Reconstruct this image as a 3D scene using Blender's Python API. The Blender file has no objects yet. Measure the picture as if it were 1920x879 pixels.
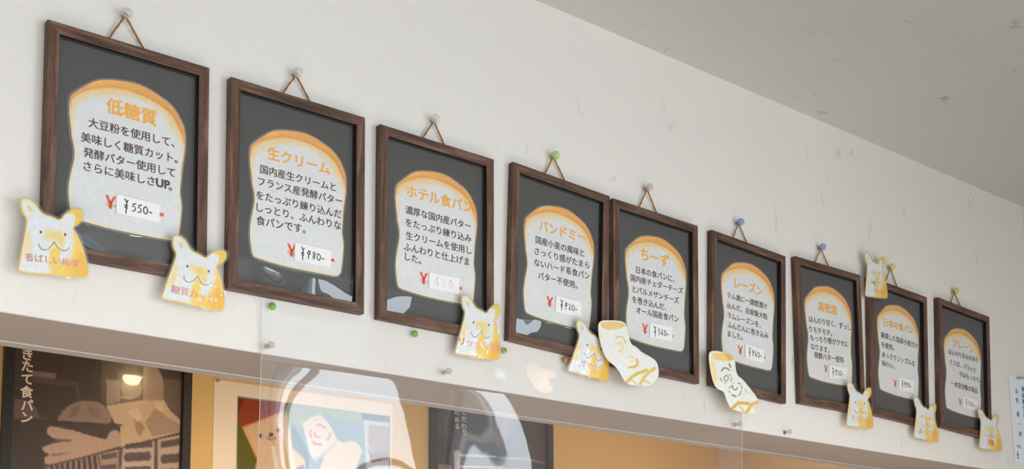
import bpy, bmesh, math, random, json
import numpy as np
from mathutils import Vector, Matrix
from mathutils.geometry import delaunay_2d_cdt

D = json.loads(r'''{"bread":[[0.0376,-0.1174],[0.0374,-0.1097],[0.0383,-0.1007],[0.0403,-0.0948],[0.0484,-0.0864],[0.0607,-0.0754],[0.0711,-0.0668],[0.0815,-0.0612],[0.0975,-0.0568],[0.119,-0.0531],[0.1353,-0.0524],[0.1519,-0.0551],[0.1687,-0.0614],[0.1834,-0.0679],[0.1937,-0.0765],[0.2017,-0.0879],[0.2075,-0.0998],[0.2093,-0.1106],[0.2095,-0.1289],[0.2084,-0.1404],[0.2057,-0.1603],[0.2041,-0.178],[0.2026,-0.1966],[0.2029,-0.2034],[0.2059,-0.2195],[0.2047,-0.2364],[0.203,-0.2534],[0.2012,-0.267],[0.1963,-0.2737],[0.1889,-0.2757],[0.173,-0.2758],[0.1368,-0.2765],[0.1014,-0.2765],[0.0668,-0.2741],[0.0497,-0.2721],[0.0452,-0.2698],[0.0428,-0.2629],[0.0404,-0.2476],[0.0392,-0.232],[0.0407,-0.2161],[0.044,-0.199],[0.0464,-0.1869],[0.0465,-0.1762],[0.0445,-0.1651],[0.0417,-0.1551],[0.0399,-0.1381],[0.0382,-0.1269]],"crumb":[[0.04,-0.109],[0.0409,-0.102],[0.0454,-0.095],[0.0557,-0.0865],[0.0691,-0.0791],[0.0838,-0.0728],[0.1008,-0.0674],[0.1191,-0.0661],[0.1355,-0.0669],[0.1521,-0.0697],[0.1666,-0.0737],[0.1801,-0.0799],[0.1892,-0.0868],[0.1961,-0.0974],[0.203,-0.109]],"pins":[[0.2943,2.4735],[0.5729,2.4676],[0.8419,2.4644],[1.115,2.4694],[1.362,2.466],[1.6374,2.4552],[1.9203,2.4581],[2.1921,2.4646],[2.472,2.4562]],"tacks":[[0.5384,2.082],[0.8038,2.0806],[0.9948,2.0803],[1.1396,2.0845]],"clear":[[0.5302,2.0173],[0.8638,2.0227],[1.6101,2.0147],[1.7811,2.0169]],"dogs":[{"o":[0.1549,2.0611],"m":[[0.9983,-0.0059],[-0.0029,0.9971]],"t":[0.014,0.0218,0.0119,3.5]},{"o":[0.3559,2.06],"m":[[1.0088,-0.127],[0.1476,0.9538]],"t":[0.0203,0.0162,0.0135,-4.3]},{"o":[0.8809,2.0562],"m":[[1.0031,-0.0843],[0.1416,1.0315]],"t":[0.0127,0.0236,0.0164,-1.2]},{"o":[1.1413,2.0632],"m":[[1.0503,-0.1881],[0.1987,0.963]],"t":[0.0328,0.0176,0.0142,-6.9]},{"o":[1.979,2.0509],"m":[[1.079,-0.059],[0.0939,0.9946]],"t":[0.0256,0.0215,0.0163,-1.0]},{"o":[2.0687,2.3692],"m":[[0.9425,-0.0031],[0.053,1.0393]],"t":[0.0356,0.0195,0.0119,3.3]},{"o":[2.2474,2.0519],"m":[[1.1143,-0.113],[0.0643,0.9748]],"t":[0.0283,0.0191,0.0191,-2.9]},{"o":[2.5393,2.0539],"m":[[1.1709,-0.064],[0.0198,0.988]],"t":[0.0449,0.0207,0.0161,-4.4]}],"dogM":[[0.0002763,5.84e-05],[1.02e-05,-0.0002881],[-0.0303275,0.1493942]],"cheese":{"o":[1.2063,2.1643],"M":[[0.0003236,4.69e-05],[-4.6e-06,-0.0002366],[-0.0350502,0.0595052]]},"raisin":{"o":[1.5132,2.1507],"M":[[0.0003967,5.13e-05],[-9e-06,-0.000268],[-0.0355437,0.0735143]]},"cert_txt":[[2.7686,2.2338],[2.7694,2.2085],[2.7709,2.1713],[2.7746,2.1446],[2.7774,2.1182],[2.7662,2.0839],[2.7593,2.06],[2.7759,2.2705],[2.8005,2.2441]],"p1":[[[62,48,40],[[0.5319,2.252],[0.9249,2.3135],[0.9342,1.9555],[0.5443,1.9248]]],[[92,72,56],[[0.7282,2.2398],[0.8324,2.242],[0.8352,2.1463],[0.7446,2.1246],[0.7316,2.1336]]],[[125,100,85],[[0.5726,2.1798],[0.6264,2.1831],[0.6249,2.1683],[0.575,2.1678]]],[[85,65,58],[[0.575,2.167],[0.676,2.1688],[0.6836,2.1277],[0.6754,2.1267],[0.6702,2.1576],[0.5754,2.1555]]],[[160,130,110],[[0.7406,2.1838],[0.7728,2.1838],[0.7743,2.1346],[0.7446,2.1246]]],[[110,85,65],[[0.7728,2.1838],[0.8295,2.187],[0.8307,2.1458],[0.7743,2.1346]]],[[170,140,115],[[0.7717,2.148],[0.8021,2.1496],[0.8022,2.1444],[0.7719,2.1428]]],[[165,132,105],[[0.8281,2.237],[0.8641,2.2267],[0.8783,2.2044],[0.8821,2.1499],[0.8308,2.1436]]],[[105,82,66],[[0.8783,2.2044],[0.9277,2.2044],[0.9302,2.1092],[0.9079,2.1199],[0.882,2.1521]]],[[205,170,130],[[0.7426,2.1222],[0.8307,2.1458],[0.882,2.1521],[0.8986,2.1277],[0.9303,2.1048],[0.9311,2.0762],[0.7797,2.0283],[0.7674,2.0782]]],[[165,130,105],[[0.8098,2.1087],[0.837,2.0814],[0.8245,2.0585],[0.813,2.0745]]],[[172,138,112],[[0.8623,2.1322],[0.8945,2.1096],[0.9305,2.096],[0.9309,2.0828],[0.8554,2.0617],[0.8367,2.0944]]],[[222,188,148],[[0.7922,2.1152],[0.8181,2.1269],[0.832,2.1025],[0.8191,2.0924]]],[[222,188,148],[[0.8575,2.1425],[0.8799,2.1474],[0.8827,2.1258],[0.867,2.124]]],[[105,82,72],[[0.5371,2.1138],[0.5652,2.1132],[0.5854,2.0993],[0.5942,2.0756],[0.5389,2.0674]]],[[55,43,38],[[0.5388,2.0694],[0.6101,2.0774],[0.6087,2.0608],[0.5993,2.0434],[0.6025,2.0109],[0.6101,1.9667],[0.5443,1.9248]]],[[80,62,55],[[0.5387,2.071],[0.612,2.0793],[0.611,2.0751],[0.5389,2.067]]],[[150,118,102],[[0.6324,2.0717],[0.636,2.0845],[0.6456,2.1002],[0.6574,2.112],[0.6694,2.1197],[0.6857,2.1259],[0.7044,2.129],[0.7212,2.1289],[0.734,2.1246],[0.7493,2.1123],[0.7552,2.1002],[0.7564,2.0897],[0.7503,2.0784],[0.6875,2.0736]]],[[130,98,84],[[0.6656,2.113],[0.6819,2.117],[0.6786,2.0936],[0.6584,2.0829]]],[[135,103,88],[[0.6985,2.1169],[0.7237,2.1157],[0.7328,2.0956],[0.7078,2.0885]]],[[40,30,27],[[0.6134,2.0737],[0.7823,2.0832],[0.7825,2.0785],[0.6144,2.0676]]],[[58,44,38],[[0.6164,2.0691],[0.7769,2.0783],[0.7776,2.0536],[0.7516,2.0382],[0.6757,2.0577],[0.6228,2.0582]]],[[190,152,128],[[0.6102,2.0527],[0.6167,2.0596],[0.6389,2.0591],[0.6675,2.0568],[0.7007,2.0499],[0.7451,2.0427],[0.753,2.0596],[0.7635,2.0679],[0.7743,2.0652],[0.7802,2.0539],[0.7809,2.0318],[0.6779,1.9925],[0.6417,1.9777],[0.6098,1.974],[0.6066,1.9868],[0.619,1.9961],[0.604,2.0029],[0.6025,2.0109],[0.6241,2.0221],[0.6581,2.0309],[0.6236,2.0344],[0.6121,2.0427]]],[[120,92,80],[[0.6217,2.0326],[0.6702,2.0359],[0.6603,2.0278],[0.64,2.0278]]],[[125,97,84],[[0.6189,1.9974],[0.6651,2.0054],[0.6491,1.999],[0.6251,1.9934]]],[[95,75,68],[[0.606,1.9696],[0.931,2.0784],[0.9342,1.9555],[0.6074,1.9297]]],[[150,120,106],[[0.614,1.9678],[0.7251,2.0074],[0.7441,1.9405],[0.6153,1.9304]]],[[48,37,34],[[0.6199,1.9692],[0.6263,1.9714],[0.6317,1.9317],[0.6253,1.9311]]],[[48,37,34],[[0.6318,1.9732],[0.6382,1.9755],[0.6437,1.9326],[0.6373,1.9321]]],[[48,37,34],[[0.6438,1.9773],[0.6502,1.9796],[0.6558,1.9336],[0.6493,1.933]]],[[48,37,34],[[0.6558,1.9815],[0.6622,1.9837],[0.668,1.9345],[0.6615,1.934]]],[[48,37,34],[[0.6679,1.9856],[0.6743,1.9879],[0.6802,1.9355],[0.6737,1.935]]],[[48,37,34],[[0.68,1.9898],[0.6865,1.9921],[0.6925,1.9364],[0.6859,1.9359]]],[[48,37,34],[[0.6922,1.994],[0.6988,1.9963],[0.7049,1.9374],[0.6983,1.9369]]],[[48,37,34],[[0.7045,1.9982],[0.7111,2.0005],[0.7173,1.9384],[0.7107,1.9379]]],[[48,37,34],[[0.7169,2.0025],[0.7235,2.0048],[0.7298,1.9394],[0.7232,1.9389]]],[[170,140,125],[[0.7293,2.0073],[0.7756,2.0236],[0.7759,1.943],[0.7462,1.9407]]],[[195,165,145],[[0.7862,2.0276],[0.8601,2.0518],[0.863,1.9499],[0.7802,1.9434]]],[[190,160,140],[[0.8689,2.0561],[0.9311,2.0739],[0.9342,1.9555],[0.871,1.9505]]],[[88,70,68],[[0.7902,2.037],[0.8556,2.0522],[0.857,2.0367],[0.7915,2.0251]]],[[88,70,68],[[0.7909,2.0165],[0.8497,2.0252],[0.8545,2.0131],[0.8508,2.0041],[0.7924,1.9954],[0.7877,2.0056]]],[[88,70,68],[[0.8758,2.0516],[0.9313,2.0673],[0.9318,2.0497],[0.8762,2.0355]]],[[88,70,68],[[0.8798,2.0206],[0.9323,2.03],[0.9329,2.0072],[0.8804,1.999],[0.8765,2.0095]]],[[88,70,68],[[0.7335,2.0069],[0.7715,2.0168],[0.7732,2.0042],[0.736,1.9945]]],[[88,70,68],[[0.7365,1.9819],[0.7702,1.9891],[0.7727,1.9766],[0.7369,1.9693]]],[[88,70,68],[[0.7919,1.9834],[0.8529,1.9913],[0.8556,1.9752],[0.7923,1.9677]]],[[88,70,68],[[0.8807,1.986],[0.9332,1.9931],[0.9337,1.9752],[0.8812,1.9686]]],[[40,30,28],[[0.5924,1.9627],[0.9309,2.0819],[0.931,2.0775],[0.6061,1.9655]]]],"p1t":[[0.5616,2.2396],[0.5614,2.2154],[0.5624,2.1889],[0.5634,2.16],[0.5628,2.131],[0.5648,2.1012],[0.5647,2.0736]],"p1f":[[0.5109,2.2324],[0.5325,2.2356],[0.927,2.2332],[0.9464,2.2359]],"p2":[[[150,165,140],[[1.2313,2.1885],[1.5277,2.1914],[1.529,2.0347],[1.2343,2.0096]]],[[150,62,28],[[1.0703,2.1817],[1.2148,2.1864],[1.2048,2.1664],[1.1408,2.1342],[1.085,2.1097],[1.0715,2.1264]]],[[120,40,22],[[1.0703,2.1817],[1.09,2.1823],[1.0777,2.1424],[1.0713,2.1355]]],[[98,92,30],[[1.0715,2.1264],[1.0883,2.107],[1.1278,2.0347],[1.122,1.9916],[1.0746,1.9876]]],[[120,150,170],[[1.3174,2.1672],[1.4434,2.1565],[1.445,2.0061],[1.3041,1.9948],[1.2366,2.0992],[1.2284,2.1328],[1.2477,2.128]]],[[45,80,110],[[1.4306,2.1875],[1.5277,2.1907],[1.5279,2.1695],[1.435,2.1682]]],[[70,100,125],[[1.2226,2.1372],[1.2475,2.1053],[1.276,2.0578],[1.2768,2.0045],[1.2273,2.0657]]],[[208,120,40],[[1.0843,2.1102],[1.198,2.1631],[1.1997,2.1596],[1.09,2.1057],[1.1301,2.035],[1.1261,2.0331]]],[[218,178,130],[[1.0883,2.107],[1.1408,2.1327],[1.1987,2.161],[1.2054,2.1321],[1.2272,2.072],[1.2625,2.044],[1.2684,2.0038],[1.122,1.9916],[1.1294,2.0349]]],[[238,218,192],[[1.1673,2.0692],[1.1757,2.0731],[1.1941,1.9976],[1.1805,1.9965]]],[[238,218,192],[[1.1884,2.124],[1.2083,2.1637],[1.2158,2.127],[1.2236,2.0747],[1.244,2.0017],[1.2249,2.0001],[1.21,2.0641]]],[[120,50,60],[[1.235,2.0197],[1.2592,2.0312],[1.2684,2.0038],[1.2388,2.0013]]],[[232,222,210],[[1.2552,2.1358],[1.2782,2.1557],[1.3095,2.1646],[1.3336,2.1444],[1.3582,2.1047],[1.3227,2.0731],[1.2877,2.0488],[1.2777,2.0618]]],[[190,175,170],[[1.2777,2.0618],[1.2877,2.0488],[1.3227,2.0731],[1.3582,2.1047],[1.3623,2.0945],[1.3229,2.0591],[1.2917,2.0405]]],[[225,205,180],[[1.3662,2.1055],[1.3784,2.0961],[1.3946,2.1066],[1.4192,2.1037],[1.4359,2.0839],[1.4039,2.0028],[1.2963,1.9941],[1.3228,2.0626]]],[[200,205,215],[[1.4392,2.1668],[1.5279,2.1658],[1.5291,2.0129],[1.4512,2.0066]]],[[165,145,135],[[1.456,2.1561],[1.5237,2.158],[1.5251,2.0852],[1.4651,2.076],[1.4501,2.114]]],[[140,100,85],[[1.4503,2.0997],[1.4651,2.0777],[1.5251,2.0925],[1.5252,2.0707],[1.4632,2.0524]]],[[205,120,120],[[1.2813,2.0984],[1.2781,2.1022],[1.2759,2.1066],[1.2747,2.1114],[1.2747,2.1164],[1.2759,2.1215],[1.2781,2.1263],[1.2842,2.1238],[1.2826,2.1202],[1.2817,2.1164],[1.2817,2.1127],[1.2825,2.1091],[1.2842,2.1058],[1.2866,2.103]]],[[205,120,120],[[1.2925,2.1387],[1.2987,2.1408],[1.3052,2.1415],[1.3115,2.1408],[1.3174,2.1389],[1.3225,2.1357],[1.3264,2.1315],[1.3203,2.1277],[1.3173,2.1308],[1.3136,2.1332],[1.3092,2.1346],[1.3045,2.1351],[1.2996,2.1346],[1.295,2.1331]]],[[205,120,120],[[1.3407,2.1223],[1.3404,2.1178],[1.3394,2.1133],[1.3376,2.109],[1.3352,2.1049],[1.3322,2.101],[1.3287,2.0976],[1.324,2.102],[1.3268,2.1047],[1.3292,2.1077],[1.3311,2.111],[1.3325,2.1144],[1.3333,2.118],[1.3335,2.1215]]],[[205,120,120],[[1.3104,2.1052],[1.3044,2.1028],[1.298,2.1026],[1.2924,2.1047],[1.2884,2.1088],[1.2867,2.114],[1.2875,2.1197],[1.2949,2.1181],[1.2945,2.1152],[1.2954,2.1126],[1.2974,2.1106],[1.3002,2.1096],[1.3033,2.1096],[1.3063,2.1108]]],[[205,120,120],[[1.316,2.0871],[1.3096,2.0841],[1.3028,2.0827],[1.296,2.0828],[1.2897,2.0845],[1.2842,2.0876],[1.28,2.092],[1.288,2.097],[1.2907,2.0942],[1.2942,2.0922],[1.2983,2.0911],[1.3027,2.091],[1.3071,2.092],[1.3111,2.0939]]],[[205,120,120],[[1.2823,2.148],[1.2852,2.1498],[1.2884,2.1513],[1.2916,2.1526],[1.295,2.1536],[1.2983,2.1544],[1.3018,2.1549],[1.3018,2.1514],[1.2987,2.151],[1.2957,2.1503],[1.2927,2.1493],[1.2898,2.1482],[1.2869,2.1468],[1.2842,2.1452]]],[[35,28,28],[[1.1419,2.0937],[1.139,2.0886],[1.133,2.088],[1.1299,2.0924],[1.1328,2.0975],[1.1388,2.0982],[1.1419,2.0938],[1.1359,2.0931],[1.1359,2.0931],[1.1359,2.0931],[1.1359,2.0931],[1.1359,2.0931],[1.1359,2.0931],[1.1359,2.0931]]],[[45,28,28],[[1.1584,2.096],[1.1599,2.1018],[1.1656,2.1042],[1.1711,2.1036],[1.1728,2.1],[1.1702,2.0948],[1.1645,2.0917],[1.1601,2.0925]]],[[35,28,28],[[1.1922,2.1132],[1.1891,2.1079],[1.1828,2.1073],[1.1796,2.1118],[1.1826,2.1172],[1.1888,2.1179],[1.1922,2.1133],[1.1857,2.1125],[1.1858,2.1124],[1.186,2.1124],[1.186,2.1126],[1.1859,2.1127],[1.1858,2.1127],[1.1857,2.1125]]],[[50,30,28],[[1.1808,2.0926],[1.1773,2.0888],[1.1728,2.0861],[1.1678,2.0847],[1.1626,2.0847],[1.1579,2.0861],[1.154,2.0888],[1.1565,2.091],[1.1597,2.0889],[1.1635,2.0877],[1.1675,2.0877],[1.1716,2.0889],[1.1751,2.0911],[1.178,2.0941]]]],"p2f":[[1.0094,2.22],[1.0714,2.1824],[1.5231,2.1914],[1.5299,2.2025],[1.0163,2.2169]],"p3":[[[75,60,58],[[1.6826,2.2645],[2.0775,2.2808],[2.0756,2.0631],[1.6833,2.031]]],[[55,45,48],[[1.6829,2.1442],[1.7298,2.1491],[1.7299,2.0749],[1.6832,2.0722]]],[[150,115,95],[[1.6832,2.0692],[1.7299,2.0687],[1.73,2.0348],[1.6833,2.031]]],[[62,55,62],[[1.7259,2.2387],[1.8817,2.2478],[1.8733,2.1225],[1.7261,2.1085]]],[[118,97,86],[[1.8817,2.2478],[1.9383,2.2383],[1.9464,2.223],[1.938,2.1802],[1.9095,2.158],[1.8973,2.1312],[1.8874,2.1621]]],[[58,48,47],[[1.8694,2.1285],[1.8973,2.1264],[1.9953,2.1293],[2.0307,2.1173],[1.9376,2.1078],[1.8973,2.1105],[1.8693,2.1111]]],[[150,130,120],[[1.8972,2.1048],[1.9952,2.1115],[2.076,2.1041],[2.076,2.1074],[1.9994,2.1167],[1.9013,2.1099]]],[[62,52,50],[[1.9376,2.1014],[1.9952,2.1066],[2.0708,2.1036],[2.0758,2.0926],[1.9538,2.0846]]],[[130,108,98],[[1.8892,2.078],[2.0758,2.086],[2.0756,2.0631],[1.8891,2.0478]]],[[190,185,185],[[1.7367,2.1095],[1.7488,2.1153],[1.7595,2.1117],[1.7565,2.037],[1.7413,2.0357]]],[[190,185,185],[[1.7469,2.1043],[1.8893,2.1113],[1.8892,2.1066],[1.7469,2.0981]]],[[190,185,185],[[1.747,2.0717],[1.9132,2.0823],[1.9132,2.0775],[1.747,2.0656]]]],"p3f":[[1.6512,2.2298],[1.6827,2.2336],[2.0771,2.2311],[2.0977,2.2333]],"p3t":[[[1.7725,2.249],[1.7725,2.227],[1.7717,2.2066],[1.7717,2.1856],[1.7729,2.1676]],[[1.7456,2.2442],[1.7456,2.2239],[1.7464,2.2022],[1.7472,2.1829]],[[1.8996,2.2178],[1.8996,2.1995],[1.8987,2.1815]]],"cards":{"1":{"lines":[["T","低糖質",0.0998,-0.0972,0.0255,-1.2],["B","大豆粉を使用して、",0.0695,-0.1293,0.0154,0.6],["B","美味しく糖質カット。",0.0595,-0.153,0.0154,0.8],["B","発酵バター使用して",0.0638,-0.1741,0.0153,0.3],["B","さらに美味しさ",0.0625,-0.1941,0.0155,0.2],["U","UP",0.1687,-0.1935,0.0112,1.8],["B","。",0.1899,-0.1947,0.0159,1.0]],"yen":[0.0966,-0.2387,0.0191],"dash":[0.1729,-0.2404],"st":[[0.1047,-0.2251],[0.1693,-0.2261],[0.1687,-0.2541],[0.105,-0.2529]],"price":"¥550-"},"2":{"lines":[["T","生クリーム",0.0779,-0.101,0.0228,0.0],["B","国内産生クリームと",0.062,-0.1299,0.0154,0.5],["B","フランス産発酵バター",0.0577,-0.1503,0.0154,0.4],["B","をたっぷり練り込んだ",0.0557,-0.1727,0.0154,0.5],["B","しっとり、ふんわりな",0.0544,-0.1923,0.0155,0.6],["B","食パンです。",0.0576,-0.2129,0.0161,2.2]],"yen":[0.1116,-0.2488,0.0199],"dash":[0.1856,-0.2503],"st":[[0.1167,-0.2348],[0.1824,-0.2358],[0.1808,-0.2644],[0.1159,-0.2646]],"price":"¥480-"},"3":{"lines":[["T","ホテル食パン",0.0691,-0.0983,0.0238,0.6],["B","濃厚な国内産バター",0.0644,-0.1319,0.0155,0.2],["B","をたっぷり練り込み",0.064,-0.1539,0.0156,0.0],["B","生クリームを使用し",0.0654,-0.1764,0.0156,0.4],["B","ふんわりと仕上げま",0.0613,-0.1968,0.0156,0.1],["B","した。",0.0608,-0.2132,0.0154,-2.1]],"yen":[0.0949,-0.2443,0.0206],"dash":[0.1726,-0.247],"st":[[0.1058,-0.2316],[0.1693,-0.2296],[0.1692,-0.2588],[0.1047,-0.2599]],"price":"420"},"4":{"lines":[["T","パンドミー",0.0818,-0.0995,0.0236,1.9],["B","国産小麦の風味と",0.0701,-0.1286,0.0155,1.0],["B","さっくり感がたまら",0.0675,-0.1504,0.0155,1.4],["B","ないハード系食パン",0.0681,-0.1721,0.0155,1.8],["B","バター不使用。",0.0783,-0.1948,0.0153,1.3]],"yen":[0.101,-0.2387,0.0196],"dash":null,"st":[[0.1152,-0.2236],[0.1784,-0.2221],[0.1778,-0.2525],[0.1141,-0.2552]],"price":"¥420-"},"5":{"lines":[["T","ちーず",0.0941,-0.091,0.0278,-0.6],["B","日本の食パンに、",0.0744,-0.1264,0.0152,1.2],["B","国内産チェダーチーズ",0.0606,-0.1454,0.015,0.5],["B","とパルメザンチーズ",0.0639,-0.1672,0.0149,0.2],["B","を巻き込んだ、",0.0648,-0.1881,0.0152,0.5],["B","オール国産食パン",0.076,-0.2078,0.0152,1.2]],"yen":[0.0934,-0.2416,0.0203],"dash":[0.1704,-0.2429],"st":[[0.1059,-0.2269],[0.1696,-0.225],[0.1685,-0.2543],[0.1057,-0.2572]],"price":"¥560-"},"6":{"lines":[["T","レーズン",0.0883,-0.0941,0.0245,0.2],["B","ラム酒に一週間漬け",0.0625,-0.1258,0.0147,0.6],["B","込んだ、自家製大粒",0.0631,-0.1478,0.0147,0.3],["B","ラムレーズンを、",0.0639,-0.1692,0.0148,-0.2],["B","ふんだんに巻き込み",0.0655,-0.1899,0.0148,0.4],["B","ました。",0.0638,-0.2091,0.0151,1.3]],"yen":[0.0992,-0.2374,0.0195],"dash":[0.1776,-0.2391],"st":[[0.1135,-0.2204],[0.1752,-0.222],[0.1744,-0.2532],[0.1138,-0.2516]],"price":"¥460-"},"7":{"lines":[["T","高密度",0.097,-0.0975,0.024,-0.1],["B","ほんのり甘く、ずっし",0.0567,-0.1331,0.0159,1.5],["B","りモチモチ。",0.0553,-0.1558,0.0162,1.4],["B","もっちり感がクセに",0.0599,-0.1749,0.016,1.8],["B","なります。",0.0602,-0.1948,0.0157,-0.7],["B","発酵バター使用",0.072,-0.213,0.0158,1.2]],"yen":[0.1063,-0.2395,0.0174],"dash":null,"st":[[0.1176,-0.2295],[0.1844,-0.2276],[0.1817,-0.2555],[0.1153,-0.2589]],"price":"¥420-"},"8":{"lines":[["T","日本の食パン",0.0753,-0.0956,0.0209,1.0],["B","厳選した国産小麦だけ",0.062,-0.1293,0.0155,0.2],["B","を使用。",0.0627,-0.1529,0.0156,0.4],["B","あっさりシンプルな",0.0639,-0.1768,0.0154,0.3],["B","味わい。",0.064,-0.1981,0.0157,-0.0]],"yen":[0.1101,-0.2394,0.0178],"dash":null,"st":[[0.1238,-0.2212],[0.1875,-0.2199],[0.1832,-0.2524],[0.1229,-0.2513]],"price":"¥440-"},"9":{"lines":[["T","プレーン",0.0845,-0.1016,0.0257,0.3],["B","ほんのり甘みがあり",0.0619,-0.1276,0.0157,1.3],["B","ミミは、パリッと",0.0667,-0.1533,0.0159,-0.3],["B","中はもっちり。",0.1111,-0.1767,0.0158,-0.8],["B","一本堂自慢の逸品",0.0709,-0.2086,0.0157,0.6]],"yen":[0.1053,-0.2499,0.0172],"dash":null,"st":[[0.1177,-0.2317],[0.1873,-0.2343],[0.1886,-0.263],[0.1167,-0.2613]],"price":"¥350-"}},"boff":[[-0.0024,-0.0006],[0.0,0.0],[-0.0013,0.0018],[-0.0008,0.001],[0.0029,0.0054],[0.0016,0.011],[0.0001,0.0064],[0.0035,0.0089],[-0.0013,-0.0033]],"cord":[[0.0853,0.1471,0.1118,0.0453],[0.0892,0.148,0.1147,0.041],[0.0877,0.1432,0.1134,0.0402],[0.0795,0.1407,0.1007,0.0422],[0.0764,0.1353,0.0994,0.0471],[0.0734,0.1283,0.091,0.0407],[0.0786,0.14,0.1011,0.0408],[0.0753,0.1341,0.0954,0.0456],[0.0711,0.1263,0.0848,0.0367]],"F":[[0.183,2.4271,0.0092],[0.4584,2.4261,0.0047],[0.7284,2.4244,-0.0027],[1.0128,2.431,-0.0373],[1.2618,2.4204,-0.0153],[1.5449,2.418,-0.038],[1.8195,2.4164,0.008],[2.0952,2.4223,-0.0341],[2.3857,2.4233,-0.0442]],"H":0.3313,"T":0.0144,"cam":{"C":[-0.41669,-1.77397,1.55],"R":[[0.745826,-0.666075,-0.009415],[-0.067853,-0.090023,0.993626],[0.662677,0.740432,0.112337]],"f":2430.03,"cx":1080.67,"cy":944.26}}''')
scene = bpy.context.scene
col = scene.collection
R = math.radians
rnd = random.Random(7)

# ------------------------------------------------------------------ camera
cd = D['cam']
cam_data = bpy.data.cameras.new('camera')
cam = bpy.data.objects.new('camera', cam_data)
col.objects.link(cam)
rt, up, fw = (Vector(v) for v in cd['R'])
M = Matrix((rt, up, -fw)).transposed().to_4x4()
M.translation = Vector(cd['C'])
cam.matrix_world = M
cam_data.sensor_fit = 'HORIZONTAL'
cam_data.sensor_width = 36.0
cam_data.lens = cd['f'] / 1920 * 36
cam_data.shift_x = (960 - cd['cx']) / 1920
cam_data.shift_y = (cd['cy'] - 439.5) / 1920
cam_data.clip_start = .05
scene.camera = cam

# ------------------------------------------------------------------ light and exposure
DAY = (.84, .93, 1.0)
WARM = (1.0, .62, .30)
world = bpy.data.worlds.new('daylight')
scene.world = world
world.use_nodes = True
bg = world.node_tree.nodes['Background']
bg.inputs[0].default_value = (.62, .80, 1.0, 1)
bg.inputs[1].default_value = 3.0
scene.view_settings.view_transform = 'Standard'
scene.view_settings.look = 'None'
scene.view_settings.gamma = 1
scene.view_settings.use_curve_mapping = False
scene.view_settings.exposure = EXPOSURE = -0.06
scene.cycles.use_denoising = True
scene.cycles.max_bounces = 10
scene.cycles.transparent_max_bounces = 24
scene.cycles.caustics_reflective = False
scene.cycles.caustics_refractive = False


def area(name, loc, direction, sx, sy, power, color):
    l = bpy.data.lights.new(name, 'AREA')
    l.shape = 'RECTANGLE'
    l.size, l.size_y, l.energy, l.color = sx, sy, power, color
    o = bpy.data.objects.new(name, l)
    col.objects.link(o)
    o.location = loc
    o.rotation_euler = Vector(direction).to_track_quat('-Z', 'Y').to_euler()
    return o


# daylight through the side windows and the shopfront, and the low sun on the shop floor
area('daylight_side_window', (2.99, -3.75, 1.48), (-1, 0, 0), 1.10, 2.26, 78, DAY)
area('daylight_narrow_window', (2.99, -2.535, 1.48), (-1, 0, 0), .39, 2.26, 28, DAY)
area('daylight_shopfront', (.3, -4.72, 1.15), (0, 1, 0), 4.6, 1.7, 16, DAY)
sun_l = bpy.data.lights.new('sun', 'SUN')
sun_l.energy, sun_l.color, sun_l.angle = 2.2, (1.0, .93, .84), R(1.0)
sun = bpy.data.objects.new('sun', sun_l)
col.objects.link(sun)
sun.rotation_euler = Vector((-.25, .80, -.46)).to_track_quat('-Z', 'Z').to_euler()

# ------------------------------------------------------------------ materials
def s2l(c):
    c = c / 255
    return c / 12.92 if c <= .04045 else ((c + .055) / 1.055) ** 2.4


def lin(rgb):
    return (s2l(rgb[0]), s2l(rgb[1]), s2l(rgb[2]), 1)


def new_mat(name):
    m = bpy.data.materials.new(name)
    m.use_nodes = True
    nt = m.node_tree
    nt.nodes.clear()
    out = nt.nodes.new('ShaderNodeOutputMaterial')
    return m, nt, out


def N(nt, kind, **kw):
    n = nt.nodes.new(kind)
    for k, v in kw.items():
        if k in ('ins',):
            for i, x in v.items():
                n.inputs[i].default_value = x
        else:
            setattr(n, k, v)
    return n


def plain(name, rgb, rough=.6, noise=0.0, nscale=40, bump=0.0, spec=.4):
    m, nt, out = new_mat(name)
    b = N(nt, 'ShaderNodeBsdfPrincipled')
    b.inputs['Base Color'].default_value = lin(rgb)
    b.inputs['Roughness'].default_value = rough
    b.inputs['Specular IOR Level'].default_value = spec
    nt.links.new(b.outputs[0], out.inputs[0])
    if noise or bump:
        tc = N(nt, 'ShaderNodeTexCoord')
        nz = N(nt, 'ShaderNodeTexNoise')
        nz.inputs['Scale'].default_value = nscale
        nz.inputs['Detail'].default_value = 5
        nt.links.new(tc.outputs['Object'], nz.inputs['Vector'])
        if noise:
            mx = N(nt, 'ShaderNodeMix', data_type='RGBA')
            c = lin(rgb)
            mx.inputs[6].default_value = tuple(min(1, v * (1 - noise)) for v in c[:3]) + (1,)
            mx.inputs[7].default_value = tuple(min(1, v * (1 + noise)) for v in c[:3]) + (1,)
            nt.links.new(nz.outputs[0], mx.inputs[0])
            nt.links.new(mx.outputs[2], b.inputs['Base Color'])
        if bump:
            bp = N(nt, 'ShaderNodeBump')
            bp.inputs['Strength'].default_value = bump
            bp.inputs['Distance'].default_value = .002
            nt.links.new(nz.outputs[0], bp.inputs['Height'])
            nt.links.new(bp.outputs[0], b.inputs['Normal'])
    return m


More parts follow.
